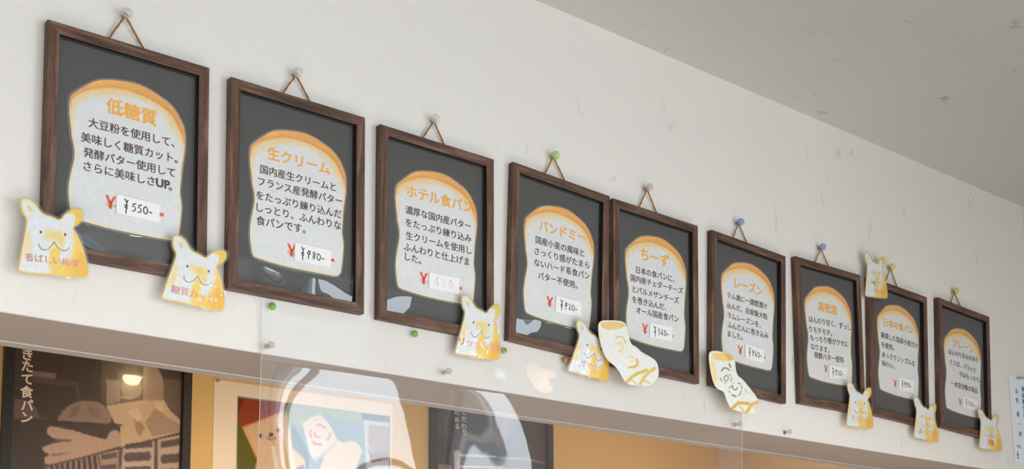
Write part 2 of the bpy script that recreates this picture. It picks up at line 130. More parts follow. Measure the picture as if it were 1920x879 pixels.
def wall_paper(name, rgb, axes, dirt=(150, 142, 128)):
    """white woven wallpaper with scuffs and small stains"""
    m, nt, out = new_mat(name)
    L = nt.links.new
    b = N(nt, 'ShaderNodeBsdfPrincipled')
    b.inputs['Roughness'].default_value = .85
    b.inputs['Specular IOR Level'].default_value = .2
    L(b.outputs[0], out.inputs[0])
    tc = N(nt, 'ShaderNodeTexCoord')
    big = N(nt, 'ShaderNodeTexNoise', ins={'Scale': 2.2, 'Detail': 3})
    L(tc.outputs['Object'], big.inputs['Vector'])
    c = lin(rgb)
    mx = N(nt, 'ShaderNodeMix', data_type='RGBA')
    mx.inputs[6].default_value = tuple(v * .965 for v in c[:3]) + (1,)
    mx.inputs[7].default_value = tuple(v * 1.03 for v in c[:3]) + (1,)
    L(big.outputs[0], mx.inputs[0])
    # scuffs: a fine stretched noise, only inside sparse patches
    mp = N(nt, 'ShaderNodeMapping')
    mp.inputs['Scale'].default_value = axes
    L(tc.outputs['Object'], mp.inputs['Vector'])
    fine = N(nt, 'ShaderNodeTexNoise', ins={'Scale': 34, 'Detail': 4, 'Distortion': .8})
    L(mp.outputs[0], fine.inputs['Vector'])
    patch = N(nt, 'ShaderNodeTexNoise', ins={'Scale': 6.5, 'Detail': 1})
    L(tc.outputs['Object'], patch.inputs['Vector'])
    r1 = N(nt, 'ShaderNodeMapRange', ins={1: .625, 2: .71})
    L(fine.outputs[0], r1.inputs[0])
    r2 = N(nt, 'ShaderNodeMapRange', ins={1: .535, 2: .635})
    L(patch.outputs[0], r2.inputs[0])
    mul = N(nt, 'ShaderNodeMath', operation='MULTIPLY')
    L(r1.outputs[0], mul.inputs[0]); L(r2.outputs[0], mul.inputs[1])
    mul2 = N(nt, 'ShaderNodeMath', operation='MULTIPLY')
    mul2.inputs[1].default_value = .42
    L(mul.outputs[0], mul2.inputs[0])
    # rare dark specks
    vor = N(nt, 'ShaderNodeTexVoronoi', ins={'Scale': 5.2, 'Randomness': 1})
    L(tc.outputs['Object'], vor.inputs['Vector'])
    r3 = N(nt, 'ShaderNodeMapRange', ins={1: .016, 2: .008})
    L(vor.outputs['Distance'], r3.inputs[0])
    mx2 = N(nt, 'ShaderNodeMix', data_type='RGBA')
    mx2.inputs[7].default_value = lin(dirt)
    L(mul2.outputs[0], mx2.inputs[0]); L(mx.outputs[2], mx2.inputs[6])
    mx3 = N(nt, 'ShaderNodeMix', data_type='RGBA')
    mx3.inputs[7].default_value = lin((70, 66, 66))
    sc = N(nt, 'ShaderNodeMath', operation='MULTIPLY')
    sc.inputs[1].default_value = .8
    L(r3.outputs[0], sc.inputs[0])
    L(sc.outputs[0], mx3.inputs[0]); L(mx2.outputs[2], mx3.inputs[6])
    L(mx3.outputs[2], b.inputs['Base Color'])
    weave = N(nt, 'ShaderNodeTexNoise', ins={'Scale': 420, 'Detail': 2})
    L(tc.outputs['Object'], weave.inputs['Vector'])
    bp = N(nt, 'ShaderNodeBump', ins={'Strength': .5, 'Distance': .0015})
    L(weave.outputs[0], bp.inputs['Height'])
    L(bp.outputs[0], b.inputs['Normal'])
    return m


def wood(name, stretch):
    m, nt, out = new_mat(name)
    L = nt.links.new
    b = N(nt, 'ShaderNodeBsdfPrincipled')
    b.inputs['Roughness'].default_value = .5
    b.inputs['Specular IOR Level'].default_value = .35
    L(b.outputs[0], out.inputs[0])
    tc = N(nt, 'ShaderNodeTexCoord')
    oi = N(nt, 'ShaderNodeObjectInfo')
    add = N(nt, 'ShaderNodeVectorMath', operation='ADD')
    cx = N(nt, 'ShaderNodeCombineXYZ')
    ml = N(nt, 'ShaderNodeMath', operation='MULTIPLY')
    ml.inputs[1].default_value = 37
    L(oi.outputs['Random'], ml.inputs[0]); L(ml.outputs[0], cx.inputs[0]); L(ml.outputs[0], cx.inputs[2])
    L(tc.outputs['Object'], add.inputs[0]); L(cx.outputs[0], add.inputs[1])
    mp = N(nt, 'ShaderNodeMapping')
    mp.inputs['Scale'].default_value = stretch
    L(add.outputs[0], mp.inputs['Vector'])
    n1 = N(nt, 'ShaderNodeTexNoise', ins={'Scale': 9, 'Detail': 6, 'Roughness': .65, 'Distortion': .6})
    L(mp.outputs[0], n1.inputs['Vector'])
    n2 = N(nt, 'ShaderNodeTexNoise', ins={'Scale': 60, 'Detail': 3})
    L(mp.outputs[0], n2.inputs['Vector'])
    cr = N(nt, 'ShaderNodeValToRGB')
    e = cr.color_ramp.elements
    e[0].position, e[0].color = .30, lin((60, 39, 29))
    e[1].position, e[1].color = .72, lin((140, 106, 84))
    k = e.new(.52); k.color = lin((99, 71, 56))
    L(n1.outputs[0], cr.inputs[0])
    mx = N(nt, 'ShaderNodeMix', data_type='RGBA', blend_type='MULTIPLY')
    mx.inputs[0].default_value = .5
    r = N(nt, 'ShaderNodeMapRange', ins={1: .3, 2: .6, 3: .55, 4: 1.15})
    L(n2.outputs[0], r.inputs[0])
    L(cr.outputs[0], mx.inputs[6]); L(r.outputs[0], mx.inputs[7])
    L(mx.outputs[2], b.inputs['Base Color'])
    bp = N(nt, 'ShaderNodeBump', ins={'Strength': .25, 'Distance': .0006})
    L(n2.outputs[0], bp.inputs['Height']); L(bp.outputs[0], b.inputs['Normal'])
    return m


def printed(name, rough=.55, speckle=.05, spec=.3):
    """printed paper: colours come from the mesh's own colour attribute"""
    m, nt, out = new_mat(name)
    L = nt.links.new
    b = N(nt, 'ShaderNodeBsdfPrincipled')
    b.inputs['Roughness'].default_value = rough
    b.inputs['Specular IOR Level'].default_value = spec
    L(b.outputs[0], out.inputs[0])
    at = N(nt, 'ShaderNodeAttribute', attribute_name='Col')
    tc = N(nt, 'ShaderNodeTexCoord')
    nz = N(nt, 'ShaderNodeTexNoise', ins={'Scale': 120, 'Detail': 4})
    L(tc.outputs['Object'], nz.inputs['Vector'])
    r = N(nt, 'ShaderNodeMapRange', ins={1: .3, 2: .7, 3: 1 - speckle, 4: 1 + speckle})
    L(nz.outputs[0], r.inputs[0])
    mx = N(nt, 'ShaderNodeMix', data_type='RGBA', blend_type='MULTIPLY')
    mx.inputs[0].default_value = 1
    L(at.outputs['Color'], mx.inputs[6]); L(r.outputs[0], mx.inputs[7])
    L(mx.outputs[2], b.inputs['Base Color'])
    return m


def clear(name, ior=1.45, rough=.02, haze=0.0, tint=(1, 1, 1), gain=1.0, bump=0.0, bscale=20, halo=0.0):
    """thin clear plastic or glass: see-through with a fresnel reflection"""
    m, nt, out = new_mat(name)
    L = nt.links.new
    tr = N(nt, 'ShaderNodeBsdfTransparent')
    tr.inputs[0].default_value = tuple(tint) + (1,)
    gl = N(nt, 'ShaderNodeBsdfGlossy')
    gl.inputs['Roughness'].default_value = rough
    lw = N(nt, 'ShaderNodeLayerWeight', ins={'Blend': .5})     # 1 - cos of the viewing angle
    pw = N(nt, 'ShaderNodeMath', operation='POWER')
    pw.inputs[1].default_value = 5
    L(lw.outputs['Facing'], pw.inputs[0])
    f0 = ((ior - 1) / (ior + 1)) ** 2
    fr = N(nt, 'ShaderNodeMath', operation='MULTIPLY_ADD')
    fr.inputs[1].default_value, fr.inputs[2].default_value = 1 - f0, f0
    L(pw.outputs[0], fr.inputs[0])
    fac = fr.outputs[0]
    if gain != 1.0:
        g = N(nt, 'ShaderNodeMath', operation='MULTIPLY', use_clamp=True)
        g.inputs[1].default_value = gain
        L(fac, g.inputs[0]); fac = g.outputs[0]
    if bump:
        tc = N(nt, 'ShaderNodeTexCoord')
        nz = N(nt, 'ShaderNodeTexNoise', ins={'Scale': bscale, 'Detail': 1.5})
        L(tc.outputs['Object'], nz.inputs['Vector'])
        bp = N(nt, 'ShaderNodeBump', ins={'Strength': bump, 'Distance': .01})
        L(nz.outputs[0], bp.inputs['Height']); L(bp.outputs[0], gl.inputs['Normal'])
    mx = N(nt, 'ShaderNodeMixShader')
    L(fac, mx.inputs[0]); L(tr.outputs[0], mx.inputs[1])
    if halo:
        g2 = N(nt, 'ShaderNodeBsdfGlossy')
        g2.inputs['Roughness'].default_value = .18
        mg = N(nt, 'ShaderNodeMixShader')
        mg.inputs[0].default_value = halo
        L(gl.outputs[0], mg.inputs[1]); L(g2.outputs[0], mg.inputs[2]); L(mg.outputs[0], mx.inputs[2])
    else:
        L(gl.outputs[0], mx.inputs[2])
    last = mx.outputs[0]
    if haze:
        df = N(nt, 'ShaderNodeBsdfDiffuse')
        df.inputs[0].default_value = (.85, .86, .88, 1)
        m2 = N(nt, 'ShaderNodeMixShader')
        m2.inputs[0].default_value = haze
        L(last, m2.inputs[1]); L(df.outputs[0], m2.inputs[2]); last = m2.outputs[0]
    L(last, out.inputs[0])
    return m


def emit(name, color, strength):
    m, nt, out = new_mat(name)
    e = N(nt, 'ShaderNodeEmission')
    e.inputs[0].default_value = tuple(color) + (1,)
    e.inputs[1].default_value = strength
    nt.links.new(e.outputs[0], out.inputs[0])
    return m


MAT = dict(
    wall=wall_paper('white_wallpaper', (229, 222, 213), (1, 1, .35)),
    ceiling=wall_paper('grey_white_ceiling_paper', (214, 211, 204), (.5, 1.4, 1), (120, 112, 100)),
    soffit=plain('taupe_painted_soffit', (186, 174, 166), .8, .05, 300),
    bead=plain('metal_corner_bead', (196, 190, 188), .45, spec=.6),
    kitchen=plain('cream_kitchen_wall', (224, 184, 118), .8, .05, 120),
    floor=plain('floor_boards', (190, 170, 148), .5, .1, 6),
    wood_h=wood('walnut_grain_across', (1, 6, 12)),
    wood_v=wood('walnut_grain_upright', (12, 6, 1)),
    rabbet=plain('shade_black_rabbet', (26, 20, 18), .6),  # shadow inside the frame's inner edge, painted in as near-black
    mat=plain('black_backing_board', (79, 77, 75), .7, .08, 260),
    bread=printed('printed_bread_card', .6, .035),
    tag=printed('printed_tag', .5, .05),
    poster=printed('printed_poster', .45, .06),
    title=plain('orange_print', (250, 176, 60), .6),
    body=plain('brown_print', (84, 54, 36), .6),
    red=plain('vermilion_print', (238, 92, 52), .6),
    pink=plain('pink_red_print', (255, 176, 158), .6),
    green=plain('pale_green_print', (150, 200, 160), .6),
    ink=plain('black_brown_ink', (30, 20, 17), .5),
    faint=plain('faded_red_ink', (244, 208, 200), .6),
    sticker=plain('white_sticker_paper', (247, 243, 238), .6),
    face=plain('grey_brown_pencil', (96, 92, 74), .6),
    glass=clear('frame_acrylic', 1.46, .015, 0, gain=1.3, bump=.05, bscale=14),
    film=clear('laminate_film', 1.45, .05, .03, (.97, .97, .97), 1.0, .25, 60),
    film_edge=clear('laminate_margin', 1.45, .08, .11, (.93, .93, .93)),
    vinyl=clear('clear_vinyl_sheet', 1.45, .02, .035, gain=1.6, bump=.035, bscale=9),
    vinyl_edge=plain('vinyl_sheet_edge', (196, 194, 196), .3, spec=.6),
    poster_glass=clear('poster_acrylic', 1.46, .03, 0, halo=.55, bump=.02, bscale=12),
    cord=plain('brown_twine', (158, 104, 46), .8, .25, 500),
    black=plain('black_poster_frame', (30, 27, 26), .4),
    paper=plain('cream_poster_paper', (246, 226, 196), .7, .02, 200),
    cert=plain('white_notice_paper', (226, 229, 233), .6, .01, 100),
    cert_ink=plain('grey_notice_ink', (84, 90, 98), .6),
    cert_blue=plain('blue_notice_ink', (40, 110, 190), .6),
    brush=plain('cream_brush_print', (236, 214, 186), .6),
    brush2=plain('pale_grey_print', (206, 204, 204), .6),
    brush3=plain('dark_brown_print', (44, 34, 33), .6),
    steel=plain('window_frame_metal', (120, 124, 128), .4),
    lamp_metal=plain('lamp_metal', (200, 180, 150), .35, spec=.6),
    bulb=emit('warm_lamp_bulb', (1, .76, .42), 110),
    bulb_shop=emit('warm_shop_bulb', (1, .82, .55), 40),
)


def pin_mat(name, rgb, alpha):
    """tinted see-through plastic of a pin head"""
    m, nt, out = new_mat(name)
    L = nt.links.new
    b = N(nt, 'ShaderNodeBsdfPrincipled')
    b.inputs['Base Color'].default_value = lin(rgb)
    b.inputs['Roughness'].default_value = .12
    tr = N(nt, 'ShaderNodeBsdfTransparent')
    tr.inputs[0].default_value = tuple(.35 + .65 * v for v in lin(rgb)[:3]) + (1,)
    mx = N(nt, 'ShaderNodeMixShader')
    lw = N(nt, 'ShaderNodeLayerWeight', ins={'Blend': .5})
    f = N(nt, 'ShaderNodeMapRange', ins={1: 0.0, 2: 1.0, 3: alpha, 4: min(1, alpha + .3)})
    L(lw.outputs['Facing'], f.inputs[0]); L(f.outputs[0], mx.inputs[0])
    L(tr.outputs[0], mx.inputs[1]); L(b.outputs[0], mx.inputs[2])
    L(mx.outputs[0], out.inputs[0])
    return m


# ------------------------------------------------------------------ helpers
def tag(o, label, cat, group=None):
    o['label'] = label
    o['category'] = cat
    if group:
        o['group'] = group
    return o


def empty(name, loc=(0, 0, 0)):
    o = bpy.data.objects.new(name, None)
    o.empty_display_size = .02
    col.objects.link(o)
    o.location = loc
    return o


def mesh_obj(name, verts, faces, mats, parent=None, midx=None, smooth=False):
    me = bpy.data.meshes.new(name)
    me.from_pydata([tuple(v) for v in verts], [], [tuple(f) for f in faces])
    for m in (mats if isinstance(mats, (list, tuple)) else [mats]):
        me.materials.append(m)
    if midx is not None:
        me.polygons.foreach_set('material_index', midx)
    if smooth:
        me.polygons.foreach_set('use_smooth', [True] * len(me.polygons))
    me.update()
    o = bpy.data.objects.new(name, me)
    col.objects.link(o)
    if parent:
        o.parent = parent
    return o


class MB:
    """collects boxes, tubes and flat shapes that become ONE mesh"""
    def __init__(s):
        s.v, s.f, s.i = [], [], []

    def add(s, vs, fs, mi=0):
        n = len(s.v)
        s.v += [tuple(v) for v in vs]
        s.f += [tuple(k + n for k in f) for f in fs]
        s.i += [mi] * len(fs)

    def box(s, a, b, mi=0):
        x0, y0, z0 = a; x1, y1, z1 = b
        s.add([(x0, y0, z0), (x1, y0, z0), (x1, y1, z0), (x0, y1, z0), (x0, y0, z1), (x1, y0, z1), (x1, y1, z1), (x0, y1, z1)],
              [(0, 3, 2, 1), (4, 5, 6, 7), (0, 1, 5, 4), (1, 2, 6, 5), (2, 3, 7, 6), (3, 0, 4, 7)], mi)

    def tube(s, pts, r, n=8, mi=0):
        pts = [Vector(p) for p in pts]
        rs = r if isinstance(r, (list, tuple)) else [r] * len(pts)
        vs, fs = [], []
        for k, p in enumerate(pts):
            t = (pts[min(k + 1, len(pts) - 1)] - pts[max(k - 1, 0)]).normalized()
            a = t.orthogonal().normalized() if k == 0 else (a - t * a.dot(t)).normalized()
            b = t.cross(a)
            for q in range(n):
                w = 2 * math.pi * q / n
                vs.append(p + (a * math.cos(w) + b * math.sin(w)) * rs[k])
        for k in range(len(pts) - 1):
            for q in range(n):
                fs.append((k * n + q, k * n + (q + 1) % n, (k + 1) * n + (q + 1) % n, (k + 1) * n + q))
        fs.append(tuple(range(n - 1, -1, -1)))
        fs.append(tuple(range((len(pts) - 1) * n, len(pts) * n)))
        s.add(vs, fs, mi)

    def lathe(s, prof, centre, axis='Y', n=24, mi=0):
        """prof: (radius, along) from back to front; axis -Y points at the room"""
        vs, fs = [], []
        for r, h in prof:
            for q in range(n):
                w = 2 * math.pi * q / n
                if axis == 'Y':
                    vs.append((centre[0] + r * math.cos(w), centre[1] - h, centre[2] + r * math.sin(w)))
                else:
                    vs.append((centre[0] + r * math.cos(w), centre[1] + r * math.sin(w), centre[2] + h))
        for k in range(len(prof) - 1):
            for q in range(n):
                fs.append((k * n + q, k * n + (q + 1) % n, (k + 1) * n + (q + 1) % n, (k + 1) * n + q))
        fs.append(tuple(range(n - 1, -1, -1)))
        fs.append(tuple(range((len(prof) - 1) * n, len(prof) * n)))
        s.add(vs, fs, mi)

    def build(s, name, mats, parent=None, smooth=False):
        return mesh_obj(name, s.v, s.f, mats, parent, s.i, smooth)


def structure(o):
    o['kind'] = 'structure'
    return o


# ---- lettering: glyph outlines turned into flat mesh
_glyph = {}
def glyph_mesh(text):
    if text not in _glyph:
        cu = bpy.data.curves.new('lettering', 'FONT')
        cu.body = text
        cu.resolution_u = 3
        o = bpy.data.objects.new('lettering', cu)
        col.objects.link(o)
        dg = bpy.context.evaluated_depsgraph_get()
        me = bpy.data.meshes.new_from_object(o.evaluated_get(dg))
        _glyph[text] = ([v.co.copy() for v in me.vertices], [tuple(p.vertices) for p in me.polygons])
        bpy.data.objects.remove(o)
        bpy.data.curves.remove(cu)
        bpy.data.meshes.remove(me)
    return _glyph[text]


def put_text(mb, text, u, v, size, ang, y, bold=0.0, mi=0, sx=1.0, centre=(.5, .36)):
    """first character's cell centre lands on (u, v) of the local u-v plane at depth y; bold = extra stroke half-width in em"""
    vs, fs = glyph_mesh(text)
    c, s = math.cos(R(ang)), math.sin(R(ang))
    if bold < .001: sh = [(0, 0)]
    elif bold < .015: sh = [(-bold, -bold * .6), (bold, -bold * .6), (-bold, bold * .6), (bold, bold * .6)]
    else: sh = [(bold * math.cos(R(q)), bold * math.sin(R(q))) for q in (0, 60, 120, 180, 240, 300)]
    for k, (dx, dy) in enumerate(sh):
        out = []
        for p in vs:
            a, b = (p.x + dx - centre[0]) * size * sx, (p.y + dy - centre[1]) * size
            out.append((u + c * a - s * b, y - .000004 * k, v + s * a + c * b))
        mb.add(out, fs, mi)


def ribbon(mb, pts, w, y, mi=0):
    """flat pen stroke through u-v points"""
    P = [Vector(p) for p in pts]
    vs, fs = [], []
    for k, p in enumerate(P):
        t = (P[min(k + 1, len(P) - 1)] - P[max(k - 1, 0)])
        if t.length < 1e-9:
            t = Vector((1, 0))
        t.normalize()
        n = Vector((-t.y, t.x)) * w / 2
        if k == 0: p = p - t * w * .3
        if k == len(P) - 1: p = p + t * w * .3
        vs += [(p.x + n.x, y, p.y + n.y), (p.x - n.x, y, p.y - n.y)]
    for k in range(len(P) - 1):
        fs.append((2 * k, 2 * k + 1, 2 * k + 3, 2 * k + 2))
    mb.add(vs, fs, mi)


def ell(cx, cy, rx, ry, a0=0, a1=360, n=14):
    return [(cx + rx * math.cos(R(a0 + (a1 - a0) * k / n)), cy + ry * math.sin(R(a0 + (a1 - a0) * k / n))) for k in range(n + 1)]


# hand-written characters in a unit box (x right, y up)
HAND = {
    '¥': [[(.0, 1.05), (.28, .8)], [(.5, 1.0), (.32, .75), (.28, .4), (.26, -.15)], [(.02, .52), (.5, .5)], [(.04, .36), (.46, .3)]],
    '5': [[(.72, .98), (.35, .92)], [(.32, .92), (.22, .55), (.5, .62), (.66, .42), (.52, .12), (.2, .05)]],
    '0': [ell(.45, .48, .3, .42, 80, 450)],
    '4': [[(.3, .98), (.12, .6), (.3, .5), (.62, .62)], [(.62, .95), (.5, .7), (.36, .5), (.28, -.05)], [(.3, .98), (.6, .95)]],
    'open4': [[(.62, 1.0), (.10, .36), (.78, .34)], [(.60, .98), (.58, -.02)]],
    '8': [[(.6, .9), (.35, .98), (.25, .75), (.5, .5), (.62, .25), (.4, .04), (.22, .22), (.45, .5), (.66, .75), (.6, .92)]],
    '2': [[(.18, .75), (.4, .95), (.6, .72), (.4, .38), (.15, .08), (.45, .15), (.75, .05)]],
    '6': [[(.6, 1.0), (.3, .6), (.2, .25), (.42, .04), (.64, .22), (.5, .42), (.24, .32)]],
    '3': [[(.2, .9), (.5, .95), (.55, .72), (.32, .55), (.6, .4), (.52, .12), (.18, .05)]],
    '-': [[(.15, .42), (.55, .32)]],
}


def delaunay_fill(outline, step):
    """dense triangulation of a closed outline (for colouring)"""
    ol = np.array(outline, float)
    n = len(ol)
    x0, y0 = ol.min(0); x1, y1 = ol.max(0)
    gx, gy = np.meshgrid(np.arange(x0, x1, step), np.arange(y0, y1, step))
    pts = np.c_[gx.ravel(), gy.ravel()]
    ins = inside(pts, ol) & (poly_dist(pts, ol) > step * .45)
    pts = pts[ins]
    allp = [Vector(p) for p in ol] + [Vector(p) for p in pts]
    vs, es, fs, _, _, _ = delaunay_2d_cdt(allp, [], [list(range(n))], 1, 1e-7)
    return np.array([(v.x, v.y) for v in vs]), [tuple(f) for f in fs]


def inside(p, poly):
    x, y = p[:, 0], p[:, 1]
    r = np.zeros(len(p), bool)
    j = len(poly) - 1
    for i in range(len(poly)):
        xi, yi = poly[i]; xj, yj = poly[j]
        if yi != yj:
            c = ((yi > y) != (yj > y)) & (x < (xj - xi) * (y - yi) / (yj - yi) + xi)
            r ^= c
        j = i
    return r


def line_dist(p, pts):
    d = np.full(len(p), 1e9)
    for a, b in zip(pts[:-1], pts[1:]):
        a = np.array(a, float); b = np.array(b, float)
        ab = b - a
        t = np.clip(((p - a) @ ab) / max(ab @ ab, 1e-12), 0, 1)
        d = np.minimum(d, np.hypot(*(p - a - t[:, None] * ab).T))
    return d


def poly_dist(p, poly):
    return line_dist(p, list(map(tuple, poly)) + [tuple(poly[0])])


def smooth_pts(pts, it=1):
    for _ in range(it):
        q = []
        for k in range(len(pts)):
            a, b = np.array(pts[k]), np.array(pts[(k + 1) % len(pts)])
            q += [tuple(a * .75 + b * .25), tuple(a * .25 + b * .75)]
        pts = q
    return pts


def paint(p, outline, base, ops):
    c = np.tile(np.array(lin(base)[:3]), (len(p), 1))
    for op in ops:
        if op[0] == 'poly':
            _, pts, rgb, f = op
            pts = np.array(pts, float)
            d = poly_dist(p, pts) * np.where(inside(p, pts), 1, -1)
            w = np.clip(d / f + .5, 0, 1)
        elif op[0] == 'stroke':
            _, pts, wd, rgb, f = op
            w = np.clip((wd / 2 - line_dist(p, pts)) / f + .5, 0, 1)
        else:
            _, wd, rgb, f = op
            w = np.clip((wd - poly_dist(p, outline)) / f + .5, 0, 1)
        if len(op) > 3:
            pass
        w = (w * w * (3 - 2 * w))[:, None]
        c = c * (1 - w) + np.array(lin(rgb)[:3]) * w
    return c


def colour_mesh(o, c):
    at = o.data.color_attributes.new('Col', 'FLOAT_COLOR', 'POINT')
    at.data.foreach_set('color', np.c_[c, np.ones(len(c))].astype(np.float32).ravel())


def offset_poly(pts, d):
    """grow a closed outline outwards by d"""
    P = np.array(pts, float)
    area2 = np.sum(P[:, 0] * np.roll(P[:, 1], -1) - np.roll(P[:, 0], -1) * P[:, 1])
    sgn = 1 if area2 > 0 else -1
    t = np.roll(P, -1, 0) - np.roll(P, 1, 0)
    t /= np.maximum(np.hypot(t[:, 0], t[:, 1]), 1e-9)[:, None]
    n = np.c_[t[:, 1], -t[:, 0]] * sgn
    return P + n * d


def slab(name, pts, y_front, thick, mat, parent, bend=None):
    """flat outline with thickness"""
    n = len(pts)
    by = bend or (lambda u, v: 0)
    vs = [(u, y_front + by(u, v), v) for u, v in pts] + [(u, y_front + thick + by(u, v), v) for u, v in pts]
    fs = [tuple(range(n)), tuple(range(2 * n - 1, n - 1, -1))] + [(k, n + k, n + (k + 1) % n, (k + 1) % n) for k in range(n)]
    return mesh_obj(name, vs, fs, mat, parent)


# ------------------------------------------------------------------ room shell
ZC, ZL = 2.7678, 2.0078          # ceiling, underside of the lintel
XL, XR, YF = -2.6, 2.85, -4.6
KY = 1.15                        # kitchen wall the posters hang on
KZ = 2.62                        # kitchen ceiling
LD = .188                        # lintel depth

m = MB()
m.box((XL, 0, ZL), (XR, LD - .028, ZC))                   # lintel wall above the opening
m.box((XL, 0, 0), (-1.9, LD - .028, ZL))
m.box((2.7, 0, 0), (XR, LD - .028, ZL))
m.box((-1.9, 0, 0), (2.7, LD - .028, .95))               # low wall below the serving opening
wb = structure(m.build('wall_back', MAT['wall']))
m = MB()
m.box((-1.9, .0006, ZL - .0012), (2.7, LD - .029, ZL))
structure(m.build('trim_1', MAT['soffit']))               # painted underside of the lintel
m = MB()
m.box((XL, LD - .028, ZL - .0028), (XR, LD, KZ))
structure(m.build('trim_2', MAT['bead']))
m = MB(); m.box((XL - .1, YF - .1, ZC), (XR + .25, LD, ZC + .1))
structure(m.build('ceiling', MAT['ceiling']))
m = MB(); m.box((XL - .1, YF - .2, -.1), (XR + .25, KY + .1, 0))
structure(m.build('floor', MAT['floor']))
m = MB(); m.box((XL - .1, YF - .1, 0), (XL, KY + .1, ZC))
structure(m.build('wall_left', MAT['wall']))
# right wall with two windows
m = MB()
W = [(-4.30, -3.20), (-2.73, -2.34)]
zb, zt = .4, 2.6
m.box((XR, YF - .1, 0), (XR + .12, KY + .1, zb))
m.box((XR, YF - .1, zt), (XR + .12, KY + .1, ZC))
for a, b in ((YF - .1, W[0][0]), (W[0][1], W[1][0]), (W[1][1], KY + .1)):
    m.box((XR, a, zb), (XR + .12, b, zt))
structure(m.build('wall_right', MAT['wall']))
for k, (a, b) in enumerate(W):
    m = MB()
    t = .035
    m.box((XR + .03, a, zb), (XR + .08, a + t, zt)); m.box((XR + .03, b - t, zb), (XR + .08, b, zt))
    m.box((XR + .03, a, zb), (XR + .08, b, zb + t)); m.box((XR + .03, a, zt - t), (XR + .08, b, zt))
    m.box((XR + .03, a, 1.80), (XR + .08, b, 1.83))
    if k == 0:
        m.box((XR + .03, a + .30, zb), (XR + .08, a + .33, zt))
    structure(m.build('window_%d' % (k + 1), MAT['steel']))
# shopfront wall behind the photographer: glazed from -2.0 to 2.6
m = MB()
m.box((XL, YF - .1, 0), (-2.0, YF, ZC)); m.box((2.6, YF - .1, 0), (XR, YF, ZC))
m.box((-2.0, YF - .1, 2.2), (2.6, YF, ZC)); m.box((-2.0, YF - .1, 0), (2.6, YF, .3))
structure(m.build('wall_front', MAT['wall']))
m = MB()
for x in (-2.0, -.85, .3, 1.45, 2.56):
    m.box((x, YF - .07, .3), (x + .04, YF - .03, 2.2))
m.box((-2.0, YF - .07, 1.9), (2.6, YF - .03, 1.95))
structure(m.build('window_3', MAT['steel']))
# kitchen behind the opening
m = MB(); m.box((XL, KY, 0), (XR, KY + .1, KZ + .1))
structure(m.build('wall_kitchen', MAT['kitchen']))
m = MB(); m.box((XL, LD, KZ), (XR, KY, KZ + .1))
structure(m.build('ceiling_kitchen', MAT['kitchen']))

# ------------------------------------------------------------------ bread-menu frames
T, H, FW = D['T'], D['H'], .24
bread_pts = smooth_pts(D['bread'], 1)
crumb_top = [tuple(p) for p in D['crumb']]
bv, bf = delaunay_fill(bread_pts, .0021)
ol = np.array(bread_pts)
side = [(p[0], p[1]) for p in D['bread']]
# crumb region = below the crust line, a little inside the outline elsewhere
low = [tuple(p) for p in offset_poly(D['bread'], -.0012)]
k0 = min(range(len(low)), key=lambda k: (low[k][0] - crumb_top[-1][0]) ** 2 + (low[k][1] - crumb_top[-1][1]) ** 2)
low = low[k0:] + low[:k0]
cut = [p for p in low if p[1] < -.092 or (p[0] > .15 and p[1] < -.125)]
cut = [p for p in low if (p[0] > .12 and p[1] < crumb_top[-1][1] - .004) or (p[0] <= .12 and p[1] < crumb_top[0][1] - .004)]
crumb = np.array(crumb_top + cut)
din = poly_dist(bv, crumb) * np.where(inside(bv, crumb), 1, -1)
dtop = line_dist(bv, crumb_top)
edge = poly_dist(bv, ol)
hfrac = np.clip((bv[:, 1] + .150) / .05, 0, 1)            # 1 near the crust, 0 on the sides
rs = np.random.RandomState(3)
wob = np.zeros(len(bv))
for _ in range(9):
    a = rs.uniform(0, 6.28); f = rs.uniform(60, 330)
    wob += np.sin(f * (bv[:, 0] * math.cos(a) + bv[:, 1] * math.sin(a)) + rs.uniform(0, 6.28))
wob /= 4
L3 = lambda c: np.array(lin(c)[:3])
fade = .0035 + .0115 * hfrac * (1 + .35 * wob)
t1 = np.clip(din / fade, 0, 1)[:, None]
white, cream, tan = L3((226, 224, 221)), L3((236, 212, 160)), L3((242, 202, 134))
hf = hfrac[:, None]
tan = tan * hf + L3((240, 218, 178)) * (1 - hf)
cream = cream * hf + L3((232, 222, 204)) * (1 - hf)
c = tan * (1 - t1) ** 2 + cream * 2 * t1 * (1 - t1) + white * t1 ** 2
cr = np.clip((-din) / .0012 + .5, 0, 1)[:, None] * np.where(bv[:, 1] > -.175, 1, .0)[:, None]
dark = np.clip(1 - dtop / (.0045 * (1 + .5 * wob)), 0, 1)[:, None]
right = np.clip((bv[:, 0] - .10) / .08, 0, 1)[:, None]
crust = L3((242, 176, 98)) * (1 - right * .5) + L3((222, 150, 84)) * right * .5
crust = crust * (1 - .55 * dark) + L3((206, 124, 66)) * .55 * dark
crust = crust * (1 + .06 * wob[:, None])
c = c * (1 - cr) + crust * cr
rim = np.clip(1 - edge / .0016, 0, 1)[:, None] * np.where(bv[:, 1] < -.10, .30, .12)[:, None]
c = c * (1 - rim) + L3((244, 206, 150)) * rim
bread_cols = np.clip(c, 0, 1)

# profile of the moulding: w from the outer edge, y towards the room is negative
PROF = [(.0006, -.0005), (0, -.0012), (0, -T + .0006), (.0006, -T), (.0159, -T), (.0164, -T + .0005), (.0164, -.0070), (.0184, -.0064), (.0184, -.0048), (.0020, -.0005)]


